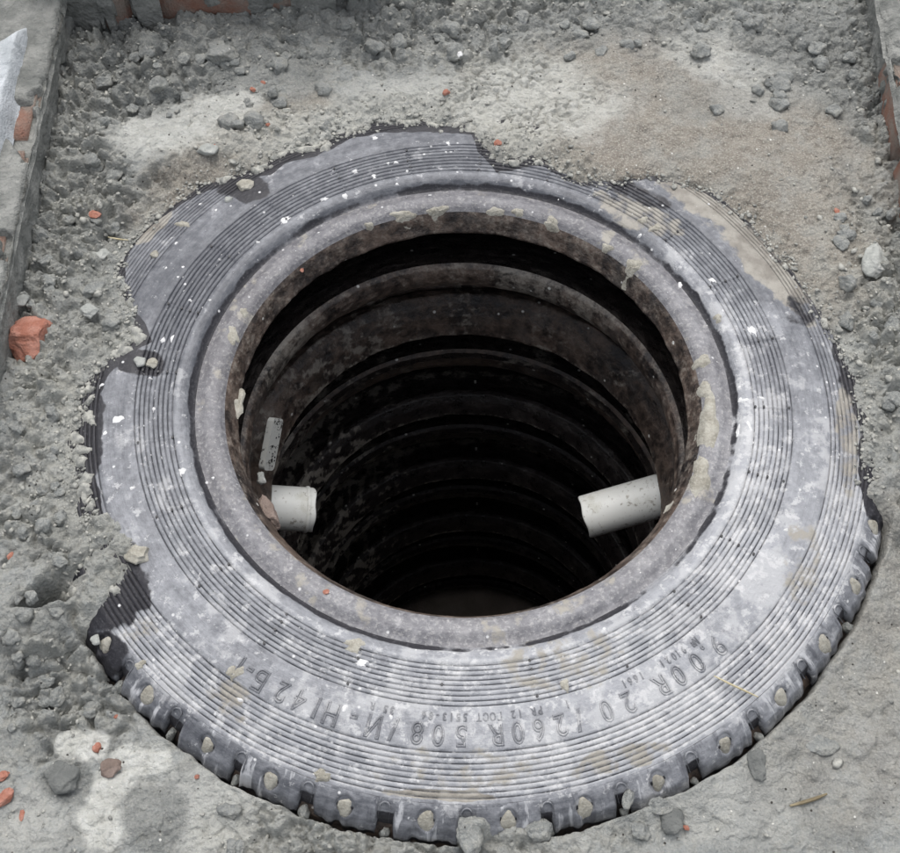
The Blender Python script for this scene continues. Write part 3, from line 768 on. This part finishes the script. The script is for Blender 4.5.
for k, (x, y, a, b) in enumerate(drops):
    put_flake('paint_drop', x, y, a * 1.15, b * 1.15, random.Random(k).uniform(-40, 40), .0006, M_fleck, top, 500 + k, segs=11, rings=2, lumpy=.35)
# hundreds of pin-prick drops as one part
AV, AF = [], []; rnd = random.Random(77)
for k in range(330):
    a = rnd.uniform(-math.pi, math.pi); a = a if rnd.random() < .4 else R(rnd.choice([rnd.gauss(120, 35), rnd.gauss(180, 30), rnd.gauss(-20, 30)]))
    r = rnd.uniform(.275, .44)
    if r > bound(math.degrees((a + math.pi) % (2 * math.pi) - math.pi)) - .01: continue
    px, py = proj(math.cos(a) * r, math.sin(a) * r, surf_z(r)); s = rnd.choice([1, 1.3, 1.6, 2, 2.6])
    V_, F_ = flake('x', float(px), float(py), s * rnd.uniform(.8, 1.5), s, 0, .0005, None, None, k, segs=6, rings=1)
    b0 = len(AV); AV += V_; AF += [tuple(i + b0 for i in f) for f in F_]
o = mesh_obj('paint_spatter', AV, AF, M_fleck, top, False); o['kind'] = 'stuff'

muds = [(632, 268, 22, 16, 0, .0035), (607, 248, 12, 9, 0, .003), (708, 424, 24, 56, 0, .0035), (701, 362, 21, 14, 0, .003), (704, 390, 20, 16, 20, .003), (700, 476, 24, 36, -15, .0035),
        (437, 212, 24, 9, 5, .003), (404, 217, 34, 10, 8, .0025), (370, 228, 13, 8, 0, .002), (495, 212, 20, 9, -5, .002), (552, 225, 22, 12, -25, .003), (518, 212, 14, 8, 0, .002),
        (244, 312, 9, 10, 0, .002), (233, 335, 12, 24, 20, .001), (643, 220, 10, 8, 0, .002), (655, 228, 14, 8, 20, .002), (718, 318, 9, 9, 0, .002), (672, 505, 10, 14, -30, .002), (240, 405, 10, 28, 0, .003), (565, 685, 10, 9, 0, .002), (322, 776, 16, 9, 10, .003), (183, 224, 20, 8, -35, .0018), (140, 665, 10, 8, 0, .001), (355, 645, 24, 12, 10, .0012), (235, 672, 18, 10, 30, .0012)]
for k, (x, y, a, b, rt, t_) in enumerate(muds):
    put_flake('mud_patch', x, y, a, b, rt, t_, M_mud, top, 900 + k, segs=20, rings=4, lumpy=.42)

rnd = random.Random(21); cnt = 0
while cnt < 95:
    thd = rnd.choice([rnd.uniform(72, 145), rnd.uniform(160, 218), rnd.uniform(190, 222), rnd.uniform(76, 125)]); thd = thd if thd <= 180 else thd - 360
    r = bound(thd) - abs(rnd.gauss(0, .006)) + .002
    if r < .30 or expo(thd) > .8: continue
    px, py = proj(math.cos(R(thd)) * r, math.sin(R(thd)) * r, surf_z(r)); sz = rnd.choice([4, 5, 6, 8, 10, 13])
    put_flake('mud_patch', float(px), float(py), sz * rnd.uniform(.9, 1.6), sz, rnd.uniform(0, 180), .0014 + sz * .00022, M_mud2, top, 4000 + cnt, segs=12, rings=3, lumpy=.5); cnt += 1

# ------------------------------------------------------------------ lower tyres lining the well
def mk_mud_lip_glint(seed, k):
    def f(D, r, z, X, Y):
        n = fbm(X * 18 + seed, Y * 18, 500 + seed, 4); s = fbm(X * 85, Y * 85 + z * 110, 540 + seed, 5, .6)
        left = np.exp(-((np.mod(D - (148 if k < 5 else 155) + 180, 360) - 180) / 30.0) ** 2)
        return .12 + (.34 if k == 1 else .18) * sstep(.42, .74, n) * sstep(.40, .68, s) + (.18 if k == 1 else .80) * left * sstep(.42, .66, s) + (.16 if k == 1 else 0) + (.42 if k > 1 else .2) * np.exp(-((z - .001) / .0022) ** 2) * (z > -.03)  # mud blotches, then a thin highlight painted along the bead toe
    return f
UPPER = [(.47, -.075), (.42, -.01), (.37, .030), (.335, .046), (.315, .050), (.303, .046), (.296, .051), (.286, .054), (.275, .047), (.264, .030), (.2585, .014), (.254, 0.0), (.256, -.004), (.27, -.008)]
UPPER_D = [(.47, -.075), (.42, -.03), (.37, -.01), (.335, .0), (.31, .006), (.298, .012), (.290, .020), (.280, .030), (.271, .030), (.263, .020), (.2575, .008), (.254, 0.0), (.256, -.004), (.27, -.008)]
LINER = [(.27, -.008), (.31, -.008), (.36, -.006), (.42, -.010), (.46, -.03), (.474, -.06), (.46, -.10), (.42, -.110), (.36, -.106), (.31, -.090), (.275, -.076), (.262, -.071)]
LOWER_D = [(.278, -.071), (.272, -.076), (.270, -.085), (.271, -.100), (.276, -.112), (.285, -.117), (.30, -.120), (.33, -.150), (.40, -.165), (.46, -.14)]
LOWER = [(.262, -.071), (.256, -.075), (.253, -.085), (.254, -.100), (.258, -.112), (.268, -.117), (.285, -.120), (.33, -.150), (.40, -.165), (.46, -.14)]
ords = ['second', 'third', 'fourth', 'fifth', 'sixth', 'seventh', 'eighth', 'ninth']
H_T = .2466
for k in range(1, 6):
    loc = (.007 * k, .0186 * k if k < 6 else .0186 * 5.5, -H_T * k)
    t = empty('tyre', loc)
    tag(t, 'dark damp tyre lining the well, %s in the stack counted from the top' % ords[k - 1], 'tyre', 'tyres stacked to line the well')
    ns = 720 if k == 1 else 420
    lathe_part('upper_bead', UPPER if k == 1 else UPPER_D, ns, M_well if k <= 1 else M_deep, t, 0, .0018, 20 + k, mk_mud_lip_glint(k, k))
    lathe_part('inner_liner', LINER, 240, M_inner, t, 0, .0015, 30 + k, mk_mud_lip_glint(k + 20, k))
    lathe_part('lower_bead', LOWER_D, ns, M_well if k <= 1 else M_deep, t, 0, .0014, 40 + k, mk_mud_lip_glint(k + 40, k))
# tread wall round the outside of each tyre keeps daylight and soil out: one earth lining
bm = bmesh.new(); cir = []
for z in (-.12, -.5, -.9, -1.45):
    cir.append([bm.verts.new((.02 + math.cos(a) * .56, .05 + math.sin(a) * .56, z)) for a in np.linspace(0, 2 * math.pi, 64, endpoint=False)])
for a, b in zip(cir[:-1], cir[1:]):
    for q in range(64): bm.faces.new((a[q], a[(q + 1) % 64], b[(q + 1) % 64], b[q]))
me = bpy.data.meshes.new('pit_wall'); bm.to_mesh(me); bm.free(); me.materials.append(M_clod)
link(bpy.data.objects.new('pit_wall', me))['kind'] = 'structure'
# floor of the well
n = 90; g = np.linspace(-.6, .6, n); X, Y = np.meshgrid(g, g, indexing='ij')
fl = mesh_obj('well_floor', np.stack([X + .05, Y + .11, -1.37 + (fbm(X * 9, Y * 9, 61, 4) - .5) * .03], -1).reshape(-1, 3), grid_faces(n, n), simple('dark_silt', (.20, .165, .14), (.28, .24, .20), 14, .8, .003), None)
fl['kind'] = 'structure'

# ------------------------------------------------------------------ drain pipes
def pipe(p0, p1, r, label, thick=.0026, collar=False):
    """p0 = open end, p1 = far end in the earth"""
    p0 = Vector(p0); p1 = Vector(p1); d = (p1 - p0); L = d.length
    root = empty('drain_pipe', tuple(p0)); root.rotation_mode = 'QUATERNION'; root.rotation_quaternion = d.to_track_quat('Z', 'Y')
    tag(root, label, 'pipe')
    N = 48; V_, F_ = [], []
    prof = [(r - thick, .10), (r - thick, .004), (r - thick + .0006, 0), (r - .0008, -.0003), (r, .0015), (r, .02), (r, L)]
    rn = random.Random(int(L * 1e5))
    for (rr, z) in prof:
        for q in range(N):
            a = q / N * 6.2832
            j = .0009 * math.sin(5 * a + 1) if z < .01 else 0
            V_.append((rr * math.cos(a), rr * math.sin(a), z + j))
    for g in range(len(prof) - 1):
        for q in range(N): F_.append((g * N + q, (g + 1) * N + q, (g + 1) * N + (q + 1) % N, g * N + (q + 1) % N))
    mesh_obj('pipe_wall', V_, F_, M_pvc, root)
    if collar:
        V_, F_ = [], []
        prof = [(r + .0003, .012), (r + .0016, .0105), (r + .0016, .0075), (r + .0003, .006)]
        for (rr, z) in prof:
            for q in range(N):
                a = q / N * 6.2832; V_.append((rr * math.cos(a), rr * math.sin(a), z))
        for g in range(3):
            for q in range(N): F_.append((g * N + q, (g + 1) * N + q, (g + 1) * N + (q + 1) % N, g * N + (q + 1) % N))
        mesh_obj('end_rim', V_, F_, M_pvc, root)
    return root
a = unproj(585, 517, -.345); b = unproj(655, 497, -.318); d = (b - a) / np.linalg.norm(b - a)
pipe(a, a + d * .40, .0300, 'white plastic drain pipe poking out of the right side of the well')
a = unproj(313, 510, -.300); b = unproj(264, 507, -.285); d = (b - a) / np.linalg.norm(b - a)
pipe(a, a + d * .34, .0300, 'white plastic drain pipe with a thin rim, on the left side of the well', collar=True)

# ------------------------------------------------------------------ loose lumps
def stone(name, px, py, wpx, hpx, rot, mat, label, cat, seed, zf=.6, sub=3, z=None, group=None, facet=.7, amp=.22, sink=.35, smooth=True):
    p = unproj(px, py, .02)
    for _ in range(6):
        zz = z if z is not None else soil_z(p[0], p[1], True); p = unproj(px, py, zz)
    dep = float(np.dot(CAM - p, BACK)); s = dep / F
    sx = wpx * s / 2; sy = hpx * s / 2 / .86; sz = min(sx, sy) * zf
    me = lump_mesh(sx, sy, sz, seed, sub, facet, amp); me.materials.append(mat)
    me.polygons.foreach_set('use_smooth', np.full(len(me.polygons), smooth))
    o = link(bpy.data.objects.new(name, me)); o.location = (p[0], p[1], p[2] + sz * (1 - 2 * sink)); o.rotation_euler = (0, 0, R(rot))
    tag(o, label, cat, group); return o

stone('brick_chunk', 31, 343, 56, 42, 15, M_orange, 'big orange chunk of broken brick on the soil by the left wall', 'brick piece', 3, .75, 4, facet=.9, amp=.14, smooth=False)
chips = [(446, 93, 9, 7, 'small orange brick chip alone on the cracked soil above the tyre'), (498, 144, 10, 8, 'orange brick chip on the pale crumbs at the upper edge of the tyre'),
         (95, 217, 14, 12, 'orange brick chip half sunk in grey clods upper left of the tyre'), (253, 90, 8, 6, 'red brick chip, lower of two close together near the top wall'),
         (263, 83, 6, 4, 'red brick chip, upper of two close together near the top wall'), (837, 212, 6, 10, 'narrow red brick chip standing in the soil on the right'),
         (12, 557, 13, 8, 'dark red brick chip at the left edge below the orange chunk'), (98, 748, 11, 9, 'orange brick chip on the pale patch lower left'),
         (4, 776, 11, 16, 'orange brick fragment, upper of two at the lower left edge'), (5, 799, 15, 22, 'larger orange brick fragment, lower of two at the lower left edge'),
         (22, 815, 6, 12, 'thin dark red brick sliver at the lower left corner'), (197, 777, 6, 5, 'tiny red brick chip just below the lower left tread'),
         (214, 147, 7, 4, 'tiny red brick chip beside grey pebbles on the upper left soil'), (686, 828, 9, 5, 'red brick crumb in the soil below the tread at lower right'),
         (115, 716, 8, 5, 'small dark red brick crumb beside the lower left tread'), (268, 125, 5, 4, 'pinhead red brick crumb above the upper left edge of the tyre')]
for k, (x, y, a, b, lb) in enumerate(chips): stone('brick_chip', x, y, a, b, k * 37, M_orange, lb, 'brick chip', 40 + k, .7, 2, facet=.9, sink=.3, smooth=False)
stone('brick_chip', 302, 270, 5, 5, 0, M_orange, 'tiny orange brick chip lying on the inner rim of the tyre', 'brick chip', 71, .7, 2, z=.033, facet=.9, smooth=False)
stone('brick_chip', 326, 592, 7, 5, 20, M_orange, 'faded orange chip on the lower left inner rim of the tyre', 'brick chip', 72, .5, 2, z=.033, facet=.9, smooth=False)

rocks = [('stone', 875, 262, 26, 40, M_grey, 'pale angular stone in the soil at the right edge', .6), ('stone', 90, 312, 20, 14, M_grey, 'rounded pale grey stone just above the orange brick chunk', .6),
         ('stone', 459, 55, 8, 10, M_fleck, 'small bright white pebble on the soil above the tyre', .8), ('stone', 112, 768, 24, 16, M_brown, 'flat brown stone beside the pale patch lower left', .5),
         ('stone', 62, 778, 36, 30, M_dark, 'dark grey angular clod at the lower left corner', .6), ('stone', 758, 765, 22, 28, M_dark, 'dark grey stone next to the tread at lower right', .5),
         ('stone', 140, 362, 14, 12, M_grey, 'larger pebble of two in a dark notch on the left of the tyre', .6), ('stone', 152, 364, 12, 12, M_mud, 'smaller pebble of two in a dark notch on the left of the tyre', .6),
         ('stone', 138, 555, 26, 20, M_mud, 'pale clod on the lower left of the tyre near the outer ribs', .6), ('stone', 245, 186, 20, 13, M_mud, 'pale cracked clod in a dark dip at the upper left edge of the tyre', .5),
         ('stone', 229, 200, 9, 7, M_grey, 'flat round pebble on the upper left of the sidewall', .5), ('stone', 96, 640, 12, 10, M_grey, 'small pale pebble on the end tread block at left', .5),
         ('stone', 208, 152, 22, 14, M_grey, 'grey clod of pebbles on the tan soil at upper left', .7), ('stone', 22, 300, 18, 14, M_grey, 'smooth grey pebble against the foot of the left wall', .7),
         ('stone', 540, 830, 30, 20, M_clod, 'flat grey clod leaning on the tread at the bottom', .6), ('stone', 470, 836, 26, 34, M_clod, 'tall grey clod pushed up against the tread at the bottom', .7),
         ('stone', 628, 800, 14, 18, M_clod, 'grey clod wedged in a gap of the tread at the bottom right', .7), ('stone', 660, 806, 26, 16, M_clod, 'grey clod below the tread, right of the wedged one', .7),
         ('stone', 670, 822, 30, 24, M_dark, 'dark flat clod in the pile of clods under the lower right tread', .6), ('stone', 640, 832, 22, 18, M_clod, 'grey clod at the bottom edge under the lower right tread', .7),
         ('stone', 221, 55, 34, 24, M_clod, 'large grey clod in the rough soil near the top wall', .7), ('stone', 155, 255, 10, 8, M_mud, 'pale pebble at the upper left rim of the tyre', .6),
         ('stone', 100, 255, 22, 15, M_grey, 'pale stone in the clods beside the upper left of the tyre', .6), ('stone', 820, 745, 34, 20, M_clod, 'broad low clod in the fine soil at lower right', .4)]
for k, (nm, x, y, a, b, m, lb, zf) in enumerate(rocks): stone(nm, x, y, a, b, k * 53 % 40 - 20, m, lb, 'stone' if m not in (M_clod,) else 'clod', 100 + k, zf, 4 if a > 18 else 3)

# countable clods of each rough patch; nothing tells those of one patch apart
rnd = random.Random(12)
zones = [(60, 40, 330, 130, 36, 'grey earth clod in the rough soil at the top left', 'clods in the rough soil at the top left'),
         (340, 15, 640, 60, 22, 'grey earth clod in the rough soil along the top edge', 'clods in the rough soil along the top edge'),
         (690, 15, 860, 130, 22, 'grey earth clod in the dark rough soil at the top right', 'clods in the rough soil at the top right'),
         (835, 180, 895, 420, 18, 'grey earth clod in the strip of soil at the right edge', 'clods in the soil at the right edge'),
         (25, 160, 120, 330, 26, 'grey earth clod between the left wall and the tyre', 'clods between the left wall and the tyre'),
         (5, 385, 70, 560, 24, 'pale grey clod in the crumbly soil left of the tyre', 'clods left of the tyre'),
         (10, 560, 100, 730, 20, 'grey clod in the damp soil lower left of the tread', 'clods lower left of the tread'),
         (210, 790, 440, 850, 22, 'grey cracked clod in the soil along the bottom edge', 'clods along the bottom edge')]
for zi, (x0, y0, x1, y1, cnt, lb, gp) in enumerate(zones):
    for k in range(cnt):
        x = rnd.uniform(x0, x1); y = rnd.uniform(y0, y1); s = rnd.uniform(8, 19)
        p = unproj(x, y, .02)
        thd = math.degrees(math.atan2(p[1], p[0]))
        if math.hypot(p[0], p[1]) < bound(thd) + .02: continue
        stone('clod', x, y, s * rnd.uniform(.9, 1.5), s, rnd.uniform(0, 180), M_clod, lb, 'clod', 2000 + zi * 60 + k, rnd.uniform(.55, .9), 3, group=gp, sink=rnd.uniform(.3, .5), facet=.8, amp=.3)

# crumbs: uncountable, one sheet of small broken bits
def crumbs():
    protos = []
    for k in range(14):
        me = lump_mesh(1, 1, .75, 7000 + k, 1, 1.1, .7)
        v = np.array([tuple(q.co) for q in me.vertices]); f = np.array([tuple(q.vertices) for q in me.polygons]); protos.append((v, f)); bpy.data.meshes.remove(me)
    rg = np.random.default_rng(5); N = 26000
    ii = rg.integers(0, len(xs_s), N); jj = rg.integers(0, len(ys_s), N)
    w = np.clip(CR_s[ii, jj], 0.02, 1); keep = rg.random(N) < w * .75; ii, jj = ii[keep], jj[keep]
    AV, AF, b0 = [], [], 0
    for i, j in zip(ii, jj):
        x, y = xs_s[i], ys_s[j]; r = math.hypot(x, y); thd = math.degrees(math.atan2(y, x)); d = DN_s[i, j]
        if r < .487 and d < -.002: continue
        if r < .502 and expo(thd) > .02: continue
        s = .0011 * rg.lognormal(.45, .45); s = min(s, .006)
        v, f = protos[rg.integers(0, 14)]; a = rg.random() * 6.28; ca, sa = math.cos(a), math.sin(a); q = v * (s * rg.uniform(.8, 1.5), s, s * rg.uniform(.5, 1))
        AV.append(np.stack([q[:, 0] * ca - q[:, 1] * sa + x, q[:, 0] * sa + q[:, 1] * ca + y, q[:, 2] + ZT_s[i, j] + s * .25], -1)); AF.append(f + b0); b0 += len(v)
    # a fringe of crumbs along the edge of the soil on the rubber
    for k in range(1500):
        thd = rg.uniform(-20, 222); thd = thd if thd < 180 else thd - 360
        r = bound(thd) + rg.normal(.002, .007)
        if expo(thd) > .02 or r > .47: continue
        a0 = R(thd); x, y = math.cos(a0) * r, math.sin(a0) * r
        s = .0011 * rg.lognormal(.35, .5); s = min(s, .0055)
        v, f = protos[rg.integers(0, 14)]; a = rg.random() * 6.28; ca, sa = math.cos(a), math.sin(a); q = v * (s * rg.uniform(.8, 1.5), s, s * rg.uniform(.5, .8))
        zz = max(float(ztop(r)), soil_z(x, y))
        AV.append(np.stack([q[:, 0] * ca - q[:, 1] * sa + x, q[:, 0] * sa + q[:, 1] * ca + y, q[:, 2] + zz + s * .2], -1)); AF.append(f + b0); b0 += len(v)
    o = mesh_obj('soil_crumbs', np.concatenate(AV), np.concatenate(AF), M_mud2, None, False)
    tag(o, 'fine dry crumbs of soil scattered over the ground round the tyre', 'crumbs', kind='stuff')
crumbs()

# ------------------------------------------------------------------ straws and twigs
def stick(pts, r, mat, name, label, cat):
    V_, F_ = [], []; P_ = [Vector(p) for p in pts]
    for k, p in enumerate(P_):
        d = (P_[min(k + 1, len(P_) - 1)] - P_[max(k - 1, 0)]).normalized(); s = d.cross(Vector((0, 0, 1))).normalized(); u = s.cross(d)
        rr = r * (.55 if k in (0, len(P_) - 1) else 1)
        for q in range(6):
            a = q * math.pi / 3; V_.append(tuple(p + s * rr * math.cos(a) + u * rr * math.sin(a)))
    for k in range(len(P_) - 1):
        for q in range(6): F_.append((k * 6 + q, k * 6 + (q + 1) % 6, (k + 1) * 6 + (q + 1) % 6, (k + 1) * 6 + q))
    F_ = [tuple(f) for f in F_]; n = len(P_)
    bm = bmesh.new(); vv = [bm.verts.new(v) for v in V_]
    for f in F_: bm.faces.new([vv[i] for i in f])
    bm.faces.new(vv[:6]); bm.faces.new(vv[-6:]); me = bpy.data.meshes.new(name); bm.to_mesh(me); bm.free(); me.materials.append(mat)
    tag(link(bpy.data.objects.new(name, me)), label, cat)
def pz(px, py, z): return tuple(unproj(px, py, z))
stick([pz(714, 676, .0345), pz(730, 684, .034), pz(745, 691, .027), pz(758, 697, .022)], .0011, M_straw, 'straw', 'short dry straw lying across the outer ribs at lower right', 'straw')
def gz(px, py, dz=.003):
    p = unproj(px, py, -.02)
    for _ in range(5): p = unproj(px, py, soil_z(p[0], p[1]) + dz)
    return tuple(p)
stick([gz(790, 806), gz(802, 803), gz(815, 799), gz(827, 794)], .0019, simple('brown_twig', (.16, .13, .08), (.26, .22, .14), 60, .85, .0005), 'twig', 'brown twig lying in the fine soil at lower right', 'twig')
stick([gz(108, 237), gz(118, 239), gz(128, 240)], .0011, M_straw, 'straw', 'short straw on the soil beside the upper left edge of the tyre', 'straw')

# grey strip and pebble inside the well on the left
def strip():
    c = unproj(274, 444, -.165)
    top_ = unproj(276, 418, -.150); bot = unproj(266, 470, -.185)
    root = empty('plastic_strip', tuple((top_ + bot) / 2))
    tag(root, 'pale grey flat plastic strip flecked with black dirt, standing inside the well on the left', 'plastic strip')
    d = Vector(tuple(top_ - bot)); L = d.length; dn_ = d.normalized(); outw = Vector((.95, -.10, .35)); outw = (outw - outw.dot(dn_) * dn_).normalized(); s = dn_.cross(outw)
    W = .0135; T = .004; out = []; N = 7
    shape = []
    for (cx, cy) in ((W - .006, L / 2 - .006), (-W + .006, L / 2 - .006), (-W + .006, -L / 2 + .006), (W - .006, -L / 2 + .006)):
        base = {(1, 1): 0, (-1, 1): 90, (-1, -1): 180, (1, -1): 270}[(1 if cx > 0 else -1, 1 if cy > 0 else -1)]
        for q in range(N): b = R(base + 90 * q / (N - 1)); shape.append((cx + .006 * math.cos(b), cy + .006 * math.sin(b)))
    bm = bmesh.new()
    fr = [bm.verts.new(s * x + dn_ * y + outw * T) for x, y in shape]; bk = [bm.verts.new(s * x + dn_ * y - outw * T) for x, y in shape]
    bm.faces.new(fr); bm.faces.new(bk[::-1])
    for q in range(len(shape)): bm.faces.new((fr[q], bk[q], bk[(q + 1) % len(shape)], fr[(q + 1) % len(shape)]))
    bmesh.ops.recalc_face_normals(bm, faces=bm.faces)
    me = bpy.data.meshes.new('strip_body'); bm.to_mesh(me); bm.free()
    t = NT('dirty_plastic'); v = t.noise(130, 3, .7); n_ = t.noise(26, 3, .5)
    m = t.mth('MULTIPLY', t.rng(v, .54, .58), t.rng(n_, .48, .58))
    me.materials.append(t.done(t.mix(m, (.60, .60, .56), (.05, .045, .04)), .6, t.bump(v, .0008), .4))
    o = link(bpy.data.objects.new('strip_body', me)); o.parent = root
    V_ = []; 
    rn = random.Random(8); AV, AF = [], []
    for k in range(26):
        x = rn.uniform(-.2, .85) * W; y = rn.uniform(-.42, .42) * L; c = s * x + dn_ * y + outw * (T); r0 = rn.uniform(.0007, .0018); b0 = len(AV)
        AV.append(tuple(c + outw * r0 * .8))
        for q in range(6):
            b = q * math.pi / 3; AV.append(tuple(c + (s * math.cos(b) + dn_ * math.sin(b)) * r0 * rn.uniform(.7, 1.3) - outw * .0002))
        AF += [(b0, b0 + 1 + q, b0 + 1 + (q + 1) % 6) for q in range(6)]
    q = mesh_obj('dirt_flecks', AV, AF, M_blackpin, root, False); q['kind'] = 'stuff'
strip()
stone('stone', 261, 478, 11, 13, 20, M_grey, 'small pale pebble lodged just above the left pipe', 'stone', 333, .7, 3, z=-.10, sink=.5)
stone('clod', 268, 512, 17, 44, 32, M_brown, 'brown cake of mud stuck under the left inner rim beside the pipe', 'clod', 334, .8, 4, z=-.004, sink=.5)

# ------------------------------------------------------------------ brick surround
def brick_mesh(L, W, Hh, seed):
    bm = bmesh.new(); bmesh.ops.create_cube(bm, size=1)
    for v in bm.verts: v.co = Vector((v.co.x * L, v.co.y * W, v.co.z * Hh))
    bmesh.ops.bevel(bm, geom=list(bm.edges), offset=.005, segments=2, affect='EDGES')
    bmesh.ops.subdivide_edges(bm, edges=[e for e in bm.edges if e.calc_length() > .03], cuts=6, use_grid_fill=True)
    off = Vector((seed * 3.3, seed, 0))
    for v in bm.verts: v.co += Vector((mnoise.noise(v.co * 25 + off), mnoise.noise(v.co * 25 + off + Vector((9, 0, 0))), mnoise.noise(v.co * 25 + off + Vector((0, 9, 0))))) * .003
    me = bpy.data.meshes.new('brick'); bm.to_mesh(me); bm.free(); me.polygons.foreach_set('use_smooth', np.ones(len(me.polygons), bool)); me.materials.append(M_brick); return me
BM = [brick_mesh(.24, .115, .065, k) for k in range(4)]
def rough_sheet(name, origin, du, dv, nrm, nu, nv, amp, mat, parent, seed, hole=None, thick=.0, sc=18):
    """a skin of mortar: origin + u*du + v*dv pushed along nrm by noise"""
    u = np.linspace(0, 1, nu); v = np.linspace(0, 1, nv); U_, V_ = np.meshgrid(u, v, indexing='ij')
    du, dv, nrm, origin = map(np.array, (du, dv, nrm, origin)); lu, lv = np.linalg.norm(du), np.linalg.norm(dv)
    h = (fbm(U_ * lu * sc + seed, V_ * lv * sc, 600 + seed, 5, .55) - .5) * 2 * amp + thick + clods(U_ * lu / .02 + seed, V_ * lv / .02, 610 + seed, .4, .5) * .003
    if hole is not None: h = h + hole(U_, V_)
    P_ = origin + U_[..., None] * du + V_[..., None] * dv + h[..., None] * nrm
    return mesh_obj(name, P_.reshape(-1, 3), grid_faces(nu, nv), mat, parent)

# left wall: its foot runs from (-.535,.10) to (-.572,.66)
def build_wall(label, foot0, foot1, courses, side, seed, amp, thick, zbase=.0, back_len=.12, ext=.2, holes=None, name='brick_wall'):
    f0 = Vector((*foot0, 0)); f1 = Vector((*foot1, 0)); d = (f1 - f0).normalized(); n = Vector((d.y, -d.x, 0)) * side   # towards the pit
    root = empty(name, (f0.x, f0.y, zbase)); tag(root, label, 'wall')
    L = (f1 - f0).length; a = math.atan2(d.y, d.x); nb = int(L / .25) + 2
    for c in range(courses):
        for k in range(-1, nb):
            s = k * .25 + (.125 if c % 2 else 0)
            if s > L + ext - .05 or s < -ext: continue
            o = link(bpy.data.objects.new('brick', BM[(k + c) % 4])); o.parent = root
            p = d * s - n * (.0575 + .0) + Vector((0, 0, .03 + c * .075)); o.location = p; o.rotation_euler = (0, 0, a)
    H_ = courses * .075 - .007
    e0 = -ext; LL = L + 2 * ext
    o0 = d * e0 + n * .001
    def hf(U_, V_):
        h = 0
        for (uc, vc, ru, rv) in (holes or []):
            dd = np.sqrt(((U_ - uc) / ru) ** 2 + ((V_ - vc) / rv) ** 2) + (fbm(U_ * 40, V_ * 12, 640 + seed, 4) - .5) * .8
            h = h - (1 - sstep(.7, 1.1, dd)) * (thick + amp + .006)
        return h
    rough_sheet('mortar_face', tuple(o0 - Vector((0, 0, .10))), tuple(d * LL), (0, 0, H_ + .10), tuple(n), 260, 90, amp, M_mortar, root, seed, hf, thick)
    def ht(U_, V_):
        q = fbm(U_ * LL * 16 + seed, V_ * 1.8, 660 + seed, 4)
        return -.014 * sstep(.60, .64, q) * sstep(.02, .06, V_) - .012 * (1 - sstep(0, .07, V_)) ** 2
    rough_sheet('mortar_top', tuple(o0 + Vector((0, 0, H_ + .0)) + n * (thick + .002)), tuple(d * LL), tuple(-n * .135), (0, 0, 1), 300, 90, amp * 1.2, M_mortar, root, seed + 5, ht, .004)
    return root, d, n, H_, o0, LL
def gx(px, py, z): q = unproj(px, py, z); return (float(q[0]), float(q[1]))
WL0, WL1 = gx(-12, 300, .10), gx(49, 20, .10)
left, dL, nL, HL, oL, LL = build_wall('low brick wall along the left edge, smeared with grey mortar and capped with white lime', WL0, WL1, 2, 1, 1, .004, .006, zbase=-.06, ext=.10,
           holes=[(.80, .72, .035, .14), (.62, .5, .03, .16), (.36, .45, .05, .16), (.20, .35, .04, .2), (.70, .30, .03, .1), (.92, .95, .03, .1)])
# white lime cap
ns_, nv_ = 150, 40
rough_sheet('lime_cap', tuple(oL + Vector((0, 0, HL + .006)) - nL * .022 + dL * LL * .30), tuple(dL * LL * .60), tuple(-nL * .13), (0, 0, 1), 200, 80, .009, M_lime, left, 15,
            lambda U_, V_: .030 * sstep(0, .12, V_) * sstep(0, .06, U_) * sstep(1.0, .86, U_ + .35 * V_) - .012, 0, 14)
back, dB, nB, HB, oB, LB = build_wall('low brick wall running along the top edge of the photo above the soil', gx(40, 14, .05), gx(162, 10, .05), 2, 1, 2, .003, .003, zbase=.015, ext=0, holes=[(.70, .45, .10, .35), (.5, .3, .05, .2)])
b2, *_ = build_wall('second brick wall along the top edge, orange and set further back', gx(205, 4, .05), gx(336, 3, .05), 2, 1, 3, .001, -.002, zbase=.015, ext=0)
right, dR, nR, HR, oR, LR = build_wall('low brick wall at the upper right edge with grey mortar dripping over it', gx(908, 130, .09), gx(885, 5, .09), 2, -1, 4, .003, .002, zbase=-.065, holes=[(.2, .6, .4, .6)])
right_cap = rough_sheet('mortar_cap', tuple(oR + Vector((0, 0, HR + .004)) + nR * .006 + dR * LR * .55), tuple(dR * LR * .45), tuple(-nR * .14), (0, 0, 1), 120, 60, .007, M_mortar, right, 25,
            lambda U_, V_: .016 * sstep(0, .12, V_) * sstep(0, .06, U_) - .008, 0, 16)

# grass beyond the left wall
AV, AF = [], []; rg = random.Random(3)
for k in range(5200):
    x = rg.uniform(-1.15, -.74); y = rg.uniform(.2, 1.1); h = rg.uniform(.03, .10); a = rg.random() * 6.28; b = rg.random() * 6.28; w = .0018
    z = -.04; b0 = len(AV); lx, ly = math.cos(b) * h * .5, math.sin(b) * h * .5; wx, wy = math.cos(a) * w, math.sin(a) * w
    AV += [(x - wx, y - wy, z), (x + wx, y + wy, z), (x + lx * .4 + wx * .7, y + ly * .4 + wy * .7, z + h * .6), (x + lx * .4 - wx * .7, y + ly * .4 - wy * .7, z + h * .6), (x + lx, y + ly, z + h)]
    AF += [(b0, b0 + 1, b0 + 2), (b0, b0 + 2, b0 + 3), (b0 + 3, b0 + 2, b0 + 4)]
tag(mesh_obj('grass', AV, AF, M_grass, None, True), 'short bright green grass beyond the left wall', 'grass', kind='stuff')
